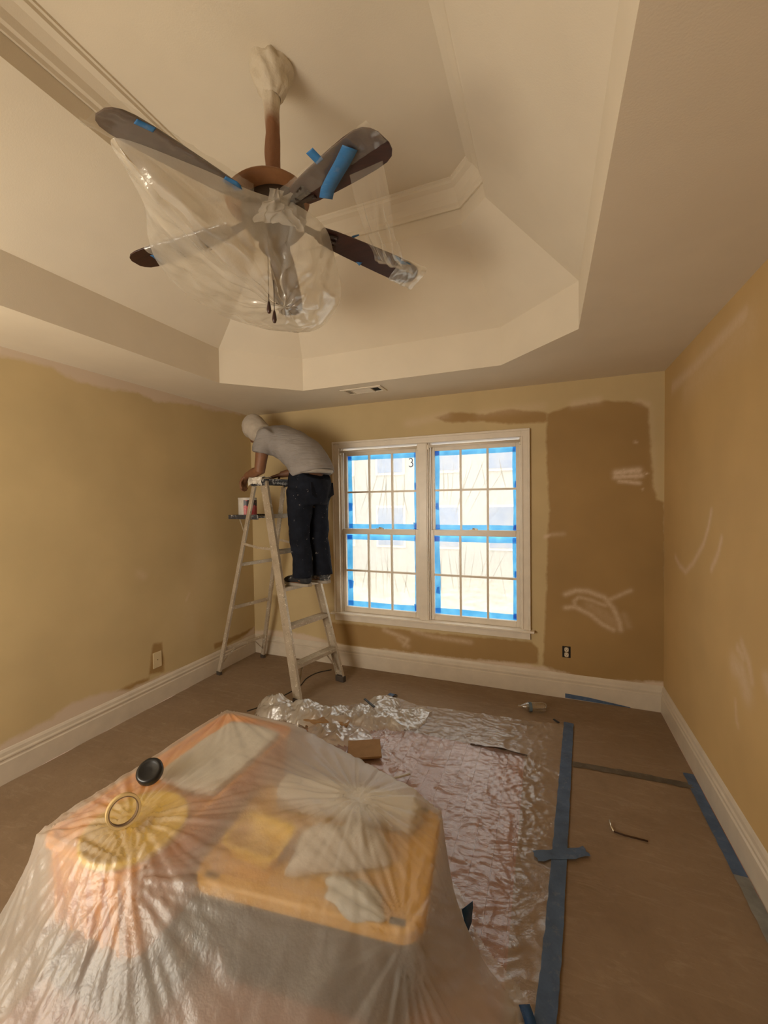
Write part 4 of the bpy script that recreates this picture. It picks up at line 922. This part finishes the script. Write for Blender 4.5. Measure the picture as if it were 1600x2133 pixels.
ragheap('rag', 2.30, -2.405, 0.10, 0.055, 0.032, 7.7, (0.50, 0.50, 0.45, 1), 'smaller grey-green rag at the front edge of the yellow lid', -0.1)

# folded cloths between the things and the sheet
def pad(name, x0, x1, y0, y1, z0, h, rz, label, seed):
    cx_, cy_ = (x0+x1)/2, (y0+y1)/2; hx, hy = (x1-x0)/2, (y1-y0)/2
    def fn(u, v):
        a = 2*PI*u; c_, s_ = math.cos(a), math.sin(a)
        k = 1/max(abs(c_), abs(s_))**0.8; r = min(v*1.25, 1.0); e = 1+0.04*nz(c_*2+seed, s_*2)
        x, y = c_*k*r*hx*e, s_*k*r*hy*e
        top = h*(0.86+0.14*nz(x*14+seed, y*14)); z = top if v < 0.8 else top*(1-((v-0.8)/0.2)**2*0.97)
        return V(cx_+x*math.cos(rz)-y*math.sin(rz), cy_+x*math.sin(rz)+y*math.cos(rz), z0+z)
    return tag(MB().grid(49, 16, fn).build(name, rag_mat(name+'_canvas', (0.66, 0.62, 0.55, 1)), smooth=True), label, 'drop cloth', 'folded drop cloths under the sheet')
pad('drop_cloth', 1.43, 1.72, -2.36, -1.93, 0.4935, 0.022, 0.0, 'folded off-white drop cloth lying on the orange crate', 1.0)
pad('drop_cloth', 1.84, 2.40, -2.15, -2.035, 0.3745, 0.065, TA, 'folded off-white drop cloth along the back of the yellow tote lid', 4.0)

# draped plastic sheet: a taut membrane over the things below, solved on a grid
gx = np.linspace(0.85, 2.95, 169); gy = np.linspace(-3.30, -1.60, 137); GX, GY = np.meshgrid(gx, gy, indexing='ij')
ground = [(2.47, -1.91), (2.545, -2.04), (2.62, -2.11), (2.735, -2.19), (2.76, -2.40), (2.75, -2.75), (2.62, -3.05), (2.2, -3.20), (1.6, -3.22), (1.15, -3.05), (0.98, -2.6), (1.03, -2.0), (1.22, -1.68), (1.55, -1.66), (2.05, -1.83)]
sdg = sd_poly(GX, GY, ground)
obst = np.full(GX.shape, 0.004)
lx = (GX-TC.x)*math.cos(TA)+(GY-TC.y)*math.sin(TA); ly = -(GX-TC.x)*math.sin(TA)+(GY-TC.y)*math.cos(TA)
def boxd(ax, ay, hx, hy, r):
    qx, qy = np.abs(ax)-hx+r, np.abs(ay)-hy+r
    return np.hypot(np.maximum(qx, 0), np.maximum(qy, 0))+np.minimum(np.maximum(qx, qy), 0)-r
obst = np.where(boxd(lx, ly, 0.382, 0.248, 0.07) < 0, 0.381, obst)
obst = np.where(boxd(GX-1.53, GY+2.27, 0.217, 0.424, 0.05) < 0, 0.500, obst)
obst = np.where(np.hypot(GX-1.60, GY+2.555) < 0.164, 0.527, obst)
obst = np.where(boxd(GX-1.93, GY+2.36, 0.118, 0.088, 0.03) < 0, 0.435, obst)
rr = np.hypot((GX-2.20)/0.19, (GY+2.24)/0.12)
obst = np.maximum(obst, np.where(rr < 1, 0.381+0.105*np.maximum(0, 1-rr**2)**0.7, 0))
# the film is pulled taut over the high points: upper hull of the supports
sup = [(1.44, -2.35, .519), (1.71, -2.35, .519), (1.44, -1.94, .519), (1.71, -1.94, .519), (1.87, -2.06, .447), (2.37, -2.0, .447), (1.315, -2.69, .5), (1.745, -2.69, .5), (1.745, -1.85, .5), (1.315, -1.85, .5), (2.20, -2.20, .484), (1.72, -2.555, .527), (1.60, -2.435, .527), (1.48, -2.555, .527), (1.60, -2.675, .527), (1.83, -2.44, .435), (2.04, -2.44, .435), (2.30, -2.42, .432), (2.24, -2.44, .40), (2.36, -2.42, .40)]
for sx_, sy_ in ((1, 1), (1, -1), (-1, 1), (-1, -1)):
    qx, qy = sx_*0.355, sy_*0.222; sup.append((TC.x+qx*math.cos(TA)-qy*math.sin(TA), TC.y+qx*math.sin(TA)+qy*math.cos(TA), .381))
import itertools
for A_, B_, C_ in itertools.combinations(sup, 3):
    det = (B_[1]-C_[1])*(A_[0]-C_[0])+(C_[0]-B_[0])*(A_[1]-C_[1])
    if abs(det) < 1e-5: continue
    l1 = ((B_[1]-C_[1])*(GX-C_[0])+(C_[0]-B_[0])*(GY-C_[1]))/det; l2 = ((C_[1]-A_[1])*(GX-C_[0])+(A_[0]-C_[0])*(GY-C_[1]))/det; l3 = 1-l1-l2
    ins = (l1 > -1e-6) & (l2 > -1e-6) & (l3 > -1e-6)
    obst = np.where(ins, np.maximum(obst, l1*A_[2]+l2*B_[2]+l3*C_[2]), obst)
zz = np.maximum(obst, np.where(sdg < 0, 0.35, 0.004))
fixed = sdg >= 0
for it in range(2600):
    av = 0.25*(zz[2:, 1:-1]+zz[:-2, 1:-1]+zz[1:-1, 2:]+zz[1:-1, :-2])
    zi = zz[1:-1, 1:-1]; zi[...] = np.maximum(zi+1.7*(av-zi) if it < 0 else av, obst[1:-1, 1:-1]); zz[fixed] = 0.004
def crease(cx, cy, amp, freq, seed, reach):
    d = np.hypot(GX-cx, GY-cy); a = np.arctan2(GY-cy, GX-cx)
    out = np.zeros(GX.shape)
    for f, ph, w in ((freq, seed, 1.0), (freq*1.7, seed*2.1, 0.6), (freq*2.9, seed*3.7, 0.4)):
        out += w*np.abs(np.sin(a*f/2+ph+1.5*np.sin(a*2+seed)))**3
    return amp*out*np.exp(-d/reach)*np.clip(d/0.05, 0, 1)
wr = crease(2.20, -2.16, 0.006, 17, 1.1, 0.28)+crease(1.60, -2.56, 0.007, 19, 2.3, 0.30)+crease(1.345, -1.86, 0.005, 13, 0.4, 0.4)+crease(1.33, -2.68, 0.006, 12, 1.9, 0.35)
zz2 = zz+wr*np.clip(-sdg/0.05, 0, 1)
# skirts hang in soft folds
fold = np.sin(GX*38+3*np.sin(GY*9))*np.cos(GY*31+2*np.sin(GX*7))
zz2 += 0.008*fold*np.clip((0.36-zz)/0.2, 0, 1)*np.clip(zz/0.1, 0, 1)
zz2 = np.maximum(zz2, obst)
zz2 = np.where(fixed, 0.0045+0.004*np.abs(fold), zz2)
# finer grid for the creases
ux = np.linspace(gx[0], gx[-1], 2*len(gx)-1); uy = np.linspace(gy[0], gy[-1], 2*len(gy)-1)
def up2(Z):
    Zx = np.array([np.interp(ux, gx, Z[:, j]) for j in range(Z.shape[1])]).T
    return np.array([np.interp(uy, gy, Zx[i, :]) for i in range(Zx.shape[0])])
zz, obst, sdg = up2(zz), up2(obst), up2(sdg); gx, gy = ux, uy; GX, GY = np.meshgrid(gx, gy, indexing='ij'); fixed = sdg >= 0
wr = crease(2.20, -2.16, 0.009, 21, 1.1, 0.25)+crease(1.60, -2.57, 0.010, 25, 2.3, 0.26)+crease(1.345, -1.86, 0.007, 17, 0.4, 0.45)+crease(1.33, -2.68, 0.009, 17, 1.9, 0.35)+crease(2.47, -2.45, 0.008, 19, 0.9, 0.3)+crease(1.745, -2.69, 0.008, 17, 0.2, 0.3)
zz2 = zz+wr*np.clip(-sdg/0.05, 0, 1)
fold = np.sin(GX*38+3*np.sin(GY*9))*np.cos(GY*31+2*np.sin(GX*7))
zz2 += 0.008*fold*np.clip((0.36-zz)/0.2, 0, 1)*np.clip(zz/0.1, 0, 1)
zz2 = np.where(fixed, 0.0045+0.004*np.abs(fold), np.maximum(zz2, obst))
nx, ny = GX.shape
keep = sdg < 0.05
vid = np.arange(nx*ny).reshape(nx, ny)
b = MB()
fs = [(int(vid[i, j]), int(vid[i+1, j]), int(vid[i+1, j+1]), int(vid[i, j+1])) for i in range(nx-1) for j in range(ny-1) if keep[i, j] and keep[i+1, j] and keep[i+1, j+1] and keep[i, j+1]]
me = bpy.data.meshes.new('draped_plastic_sheet')
used = sorted({i for f in fs for i in f}); mp_ = {o: n for n, o in enumerate(used)}
fl = np.stack([GX.ravel(), GY.ravel(), zz2.ravel()], 1)
me.from_pydata([tuple(map(float, fl[i])) for i in used], [], [tuple(mp_[i] for i in f) for f in fs]); me.update()
for p in me.polygons: p.use_smooth = True
dfilm = film('dust_sheet_polythene', (0.88, 0.84, 0.76, 1), 0.35, 0.28, 0.40, 0.20, 0.7, 5, (1, 1, 1), 0.5, 0.30, 0.6, 0.95, 0.5, 0.42)
me.materials.append(dfilm)
dso = bpy.data.objects.new('draped_plastic_sheet', me); COL.objects.link(dso)
tag(dso, 'milky plastic sheet draped over the totes and crates', 'plastic sheet')
def sheet_z(x, y):
    i = int(round((x-gx[0])/(gx[1]-gx[0]))); j = int(round((y-gy[0])/(gy[1]-gy[0]))); return float(zz2[i-2:i+3, j-2:j+3].max())

# masking tape roll leaning on the sheet, and the black cap
tz = sheet_z(1.605, -2.60)
rl = tag(empty('masking_tape_roll', (1.605, -2.60, tz)), 'beige masking tape roll standing on edge on the draped sheet', 'tape roll')
ax = V(0.78, -0.42, 0.30).normalized(); ctr = V(1.605, -2.60, tz+0.046)
mtm = solid('masking_tape', (0.56, 0.40, 0.18, 1), 0.6, var=0.08, scale=40)
b = MB(); x_ = ax.orthogonal().normalized(); y_ = ax.cross(x_)
rings = []
for r, h in ((0.040, -0.012), (0.047, -0.012), (0.047, 0.012), (0.040, 0.012)):
    rings.append([ctr+ax*h+(x_*math.cos(2*PI*k/40)+y_*math.sin(2*PI*k/40))*r for k in range(40)])
b.ring_loft(rings, closed=True); b.build('tape', mtm, rl, bevel=0.001)
b = MB(); rings = []
for r, h in ((0.0375, -0.0122), (0.0398, -0.0122), (0.0398, 0.0122), (0.0375, 0.0122)):
    rings.append([ctr+ax*h+(x_*math.cos(2*PI*k/40)+y_*math.sin(2*PI*k/40))*r for k in range(40)])
b.ring_loft(rings, closed=True); b.build('core', solid('tape_core', (0.20, 0.13, 0.075, 1), 0.8), rl)
cx, cy = 1.485, -2.41; cz = sheet_z(cx, cy)
cp = tag(empty('plastic_plug', (cx, cy, cz)), 'round black plastic cap with a small knob lying on the draped sheet', 'cap')
cbm = solid('cap_black', (0.010, 0.010, 0.011, 1), 0.28)
ax = V(0.35, -0.50, 0.80).normalized(); base = V(cx, cy, cz+0.030)
MB().lathe([(0.030, -0.014), (0.040, -0.012), (0.044, -0.002), (0.044, 0.016), (0.040, 0.024), (0.032, 0.026), (0.028, 0.023), (0.005, 0.023)], base, ax, 36).build('cup', cbm, cp, smooth=True)
MB().lathe([(0.012, -0.012), (0.021, -0.010), (0.022, 0.010), (0.016, 0.014)], base+V(-0.040, 0.030, 0.0), ax, 24).build('knob', cbm, cp, smooth=True)

# ------------------------------------------------------------------ plastic on the floor
poly = [(1.15, -0.98), (1.34, -0.80), (1.60, -0.56), (1.70, -0.455), (1.92, -0.53), (2.24, -0.50), (2.64, -0.48), (2.955, -0.445), (2.93, -0.9), (2.895, -1.45), (2.865, -1.85), (2.82, -2.25), (2.60, -2.36), (1.7, -2.0), (1.0, -1.7), (0.95, -1.2)]
hx_ = np.linspace(0.9, 3.0, 300); hy_ = np.linspace(-2.4, -0.42, 290); FX, FY = np.meshgrid(hx_, hy_, indexing='ij')
sdp = sd_poly(FX, FY, poly)
def flz(x, y):
    w = 0.0
    for ax_, ay_, fr, wp, am, sd_ in ((0.5, 1.0, 30, 4.0, 0.0035, 1), (-0.2, 1.0, 62, 4.5, 0.0028, 4), (0.9, 0.6, 37, 4.2, 0.0028, 8), (0.6, -0.8, 50, 4.5, 0.0022, 12), (0.2, 1.0, 95, 5.0, 0.0014, 17)):
        ph = (x*ax_+y*ay_)*fr+wp*2*nz(x*2.6+sd_, y*2.6, sd_)+wp*nz(x*7, y*7+sd_, sd_)
        m = 1.5*max(0, nz(x*2.1-sd_, y*2.1+sd_, 3)+0.6)
        w += am*m*(1-abs(math.sin(ph)))**2
    k = math.exp(-((x-1.75)**2+(y+0.85)**2)/0.10); w += 0.025*k*max(0, ridge(x*8, y*8, 3, 4)-0.3)
    xl = 2.94-0.083*(-0.45-y)*0.9; w *= min(1, max(0, (xl-0.03-x)/0.08))
    return 0.0065+w
nfx, nfy = FX.shape; fid = np.arange(nfx*nfy).reshape(nfx, nfy)
kp = sdp < 0.004
fs = [(int(fid[i, j]), int(fid[i+1, j]), int(fid[i+1, j+1]), int(fid[i, j+1])) for i in range(nfx-1) for j in range(nfy-1) if kp[i, j] and kp[i+1, j] and kp[i+1, j+1] and kp[i, j+1]]
used = sorted({i for f in fs for i in f}); mp_ = {o: n for n, o in enumerate(used)}
xy = np.stack([FX.ravel(), FY.ravel()], 1)
me = bpy.data.meshes.new('floor_plastic_sheet')
me.from_pydata([(float(xy[i, 0]), float(xy[i, 1]), flz(float(xy[i, 0]), float(xy[i, 1]))) for i in used], [], [tuple(mp_[i] for i in f) for f in fs]); me.update()
for p in me.polygons: p.use_smooth = True
ffilm = film('floor_polythene', (0.84, 0.71, 0.60, 1), 0.28, 0.15, 0.24, 0.30, 0.6, 9, (0.8, 1.5, 1), 0.35, 0.2, 0.6, 0.95)
me.materials.append(ffilm); fo = bpy.data.objects.new('floor_plastic_sheet', me); COL.objects.link(fo)
tag(fo, 'wrinkled clear plastic sheet taped flat over the reddish wood floor', 'plastic sheet')

# heap of crumpled sheeting behind the covered pile
lumps = [(1.00, -1.00, 0.13, 0.10, 0.13), (1.22, -0.97, 0.16, 0.10, 0.11), (1.45, -0.93, 0.14, 0.10, 0.085), (1.66, -0.85, 0.15, 0.11, 0.09), (1.85, -0.80, 0.14, 0.10, 0.070), (1.55, -1.08, 0.18, 0.10, 0.05), (1.69, -0.64, 0.10, 0.11, 0.060), (1.98, -0.68, 0.10, 0.09, 0.035)]
def heap_h(x, y):
    h = 0
    for cx, cy, rx, ry, hh in lumps: h = max(h, hh*max(0, 1-((x-cx)/rx)**2*0.55-((y-cy)/ry)**2*0.55)**0.8)
    return h
hx_ = np.linspace(0.80, 2.05, 150); hy_ = np.linspace(-1.25, -0.48, 95)
vs_, ok = [], {}
for i, x in enumerate(hx_):
    for j, y in enumerate(hy_):
        h = heap_h(x, y); ok[i, j] = h > 0.002
        r1 = ridge(x*9, y*9, 2.0, 5)-0.45
        vs_.append((x+0.012*nz(x*14, y*14, 1), y+0.012*nz(x*14, y*14, 5), 0.010+h*(0.85+0.55*r1)+0.02*max(0, r1)*min(1, h*30)))
fs = [(i*95+j, (i+1)*95+j, (i+1)*95+j+1, i*95+j+1) for i in range(149) for j in range(94) if ok[i, j] and ok[i+1, j] and ok[i+1, j+1] and ok[i, j+1]]
hb = MB(); hb.add(vs_, fs)
bmn = hb.build('plastic_heap', film('heap_polythene', (0.92, 0.88, 0.80, 1), 0.50, 0.3, 0.14, 0.50, 1.0, 13, (1, 1, 1), 0.3), smooth=True)
bm2 = bmesh.new(); bm2.from_mesh(bmn.data)
bmesh.ops.delete(bm2, geom=[v for v in bm2.verts if not v.link_faces], context='VERTS'); bm2.to_mesh(bmn.data); bm2.free()
tag(bmn, 'heap of crumpled clear plastic sheeting by the ladder foot', 'plastic sheet')
card = solid('cardboard', (0.30, 0.17, 0.07, 1), 0.85, var=0.1)
cb = MB().box(-0.16, 0.16, -0.05, 0.05, 0, 0.045).build('cardboard_box', card, bevel=0.003); cb.location = (1.42, -1.005, 0.0075); cb.rotation_euler = (0, 0, 0.12)
tag(cb, 'flat brown cardboard box under the plastic heap', 'box')
cb = MB().box(-0.10, 0.10, -0.09, 0.09, 0, 0.012).build('cardboard_piece', card, bevel=0.001); cb.location = (1.79, -1.205, 0.0255); cb.rotation_euler = (0, 0.0, 0.45)
tag(cb, 'torn brown cardboard piece beside the plastic heap', 'cardboard')
st_ = MB().lathe([(0.006, 0), (0.006, 0.11)], (0, 0, 0), (1, 0, 0), 12).build('plastic_stick', solid('stick_white', (0.62, 0.58, 0.52, 1), 0.5), smooth=True)
st_.location = (2.04, -1.40, 0.030); st_.rotation_euler = (0, 0, 0.75); tag(st_, 'short white plastic stick on the floor sheet', 'stick')
o = MB().bar((0, 0, 0), (0.13, 0, 0), 0.016, 0.006).build('black_strip', solid('strip_black', (0.012, 0.010, 0.010, 1), 0.6)); o.location = (1.60, -0.78, 0.118); o.rotation_euler = (0, 0.05, -0.6)
tag(o, 'thin black strip lying on the plastic heap', 'strip')

# ------------------------------------------------------------------ tape, bottle and scraps on the floor
def floor_strip(name, pts, w, label, mat, z=0.0, cat='tape', rag=0.004, ends=0.0, group=None):
    pts = [Vector((x, y, 0)) for x, y in pts]; cum = [0]
    for a, c_ in zip(pts[:-1], pts[1:]): cum.append(cum[-1]+(c_-a).length)
    n = max(6, int(cum[-1]/0.02))
    def fn(u, v):
        s = u*cum[-1]; i = 0
        while i < len(pts)-2 and s > cum[i+1]: i += 1
        f = (s-cum[i])/(cum[i+1]-cum[i]); p = pts[i].lerp(pts[i+1], f); d = (pts[i+1]-pts[i]).normalized(); sd = V(-d.y, d.x, 0)
        ww = w+rag*2*nz(s*22, v*4)
        q = p+sd*(v-0.5)*ww+d*ends*nz(v*3, u)
        zz_ = 0.0035+z+0.0008*abs(nz(s*17, v*2))
        if fo_contains(q.x, q.y): zz_ = max(zz_, flz(q.x, q.y)+0.0015)
        return V(q.x, q.y, zz_)
    o = MB().grid(n, 5, fn).build(name, mat, smooth=True)
    return tag(o, label, cat, group)
pol_np = np.array(poly)
def fo_contains(x, y): return float(sd_poly(np.array([x]), np.array([y]), poly)[0]) < 0.006
floor_strip('painters_tape', DATA['tape_line'][:-1]+[(2.80, -2.45)], 0.060, 'long blue painters tape line holding the floor plastic edge', M['tape'], 0.006)
floor_strip('painters_tape', DATA['cross_tape'], 0.052, 'short torn blue tape piece crossing the long tape line', M['tape'], 0.008, rag=0.010, ends=0.01)
floor_strip('seam_tape', DATA['seam'], 0.048, 'dusty grey tape over the paper seam, running to the right baseboard', M['tape_dusty'], 0.001, rag=0.010)
floor_strip('painters_tape', [(3.562, -0.745), (3.560, -1.05), (3.562, -1.42)], 0.050, 'blue tape strip along the floor edge of the right baseboard', M['tape'], 0.001)
floor_strip('painters_tape', [(3.563, -1.42), (3.562, -1.9), (3.56, -2.4)], 0.050, 'paint-whitened tape along the right baseboard, following the blue strip', tape_mat('whitened_tape', (0.30, 0.30, 0.28, 1)), 0.001)
o = MB().add([(2.96, -0.0215, 0.040), (3.12, -0.0215, 0.034), (3.12, -0.0215, 0.004), (2.96, -0.0215, 0.006), (3.40, -0.0215, 0.006), (3.40, -0.0215, 0.002)], [(0, 1, 2, 3), (1, 4, 5, 2)]).build('painters_tape', M['tape'], solid=0.0015)
tag(o, 'blue tape remnant on the foot of the back baseboard', 'tape')
o = strip([(1.69, -0.50, 0.030), (1.70, -0.47, 0.036), (1.705, -0.445, 0.022), (1.708, -0.43, 0.006)], 0.05, (0, 0, 1), 'painters_tape', mat=M['tape']); tag(o, 'small blue tape tab at the plastic corner behind the heap', 'tape')
o = strip([(2.57, -2.030, 0.014), (2.57, -2.040, 0.050), (2.572, -2.050, 0.090), (2.568, -2.050, 0.120)], 0.050, (1, -0.3, 0.2), 'painters_tape', mat=tape_mat('deep_blue_tape', (0.03, 0.10, 0.26, 1)), twist=0.4); tag(o, 'curled dark blue tape flap at the foot of the draped sheet', 'tape')
o = strip([(2.765, -2.195, 0.018), (2.785, -2.24, 0.024), (2.79, -2.30, 0.020)], 0.034, (0, 0, 1), 'painters_tape', mat=bpy.data.materials['deep_blue_tape']); tag(o, 'small dark blue tape piece by the end of the long tape line', 'tape')

# bottle lying on the paper
b0, b1 = V(2.632, -0.352, 0), V(2.832, -0.292, 0); bax = (b1-b0).normalized(); R_ = 0.032
bt = tag(empty('water_bottle', (2.73, -0.32, 0.004)), 'clear empty water bottle with blue-grey band lying on the floor', 'bottle')
t = NT('clear_pet'); nb = t.bump(t.noise(40, 3), 0.5, 0.006)
pet = t.surf(t.n('ShaderNodeMixShader', {0: t.math('ADD', 0.20, t.math('MULTIPLY', t.n('ShaderNodeLayerWeight', {'Blend': 0.5, 'Normal': nb}).outputs['Facing'], 0.7), True), 1: t.n('ShaderNodeBsdfTransparent', {'Color': (0.93, 0.92, 0.90, 1)}).outputs[0], 2: t.n('ShaderNodeBsdfGlossy', {'Roughness': 0.12, 'Normal': nb}).outputs[0]}).outputs[0])
o_ = b0+V(0, 0, R_+0.005)
MB().lathe([(0.011, 0.0), (0.012, 0.014), (0.011, 0.02), (0.016, 0.032), (0.027, 0.055), (R_, 0.075), (R_, 0.095), (R_*0.96, 0.10), (R_, 0.105), (R_*0.95, 0.14), (R_, 0.165), (R_*0.95, 0.185), (R_*0.8, 0.198), (0.012, 0.192)], o_, bax, 28, cap=False).build('bottle_body', pet, bt, smooth=True)
MB().lathe([(R_+0.0008, 0.074), (R_+0.0008, 0.096)], o_, bax, 28, cap=False).build('label', solid('band_blue', (0.10, 0.15, 0.19, 1), 0.4), bt, smooth=True)

wire = MB().tube([(3.105, -1.300, 0.022), (3.108, -1.330, 0.012), (3.116, -1.350, 0.008)], 0.004, 8)
wo = tag(empty('paint_key', (3.17, -1.352, 0.004)), 'thin bent metal hook lying on the brown paper', 'hook')
wire.build('bent_end', solid('hook_bright', (0.75, 0.70, 0.60, 1), 0.25, 0.7), wo, smooth=True)
MB().tube([(3.116, -1.350, 0.008), (3.16, -1.356, 0.007), (3.25, -1.357, 0.007)], 0.0035, 8).build('shank', solid('hook_rust', (0.07, 0.035, 0.02, 1), 0.6, 0.5), wo, smooth=True)
o = MB().bar((2.872, -0.402, 0.012), (2.905, -0.436, 0.012), 0.012, 0.006).build('tape_scrap', solid('scrap_dark', (0.02, 0.025, 0.04, 1), 0.6)); tag(o, 'tiny dark scrap on the paper beside the tape end', 'scrap')
cord = [V(x, y, 0.006) for x, y in ((0.76, -1.04), (0.82, -0.93), (0.87, -0.75), (0.90, -0.56), (0.87, -0.40), (0.90, -0.26), (1.00, -0.15))]
cpts = []
for i in range(len(cord)-1):
    p0, p1, p2, p3 = cord[max(i-1, 0)], cord[i], cord[i+1], cord[min(i+2, len(cord)-1)]
    for k in range(6):
        f = k/6; cpts.append(0.5*((2*p1)+(p2-p0)*f+(2*p0-5*p1+4*p2-p3)*f*f+(3*p1-p0-3*p2+p3)*f**3))
o = MB().tube(cpts, 0.004, 8).build('power_cord', solid('cord_black', (0.012, 0.010, 0.009, 1), 0.5), smooth=True); tag(o, 'thin black cord snaking on the paper past the ladder foot', 'cord')
# curled torn edge of the paper where the wood floor starts
def torn(u, v):
    x = 2.38+0.34*u; y = -0.880+0.012*nz(x*9, 1)-0.02*v; return V(x, y, 0.009+0.020*math.sin(PI*u)**2*v+0.004*nz(x*20, v))
o = MB().grid(24, 5, torn).build('paper_curl', solid('torn_paper_dark', (0.06, 0.032, 0.018, 1), 0.9), smooth=True, solid=0.0008); tag(o, 'dark curled torn edge of brown paper under the floor plastic', 'paper scrap')
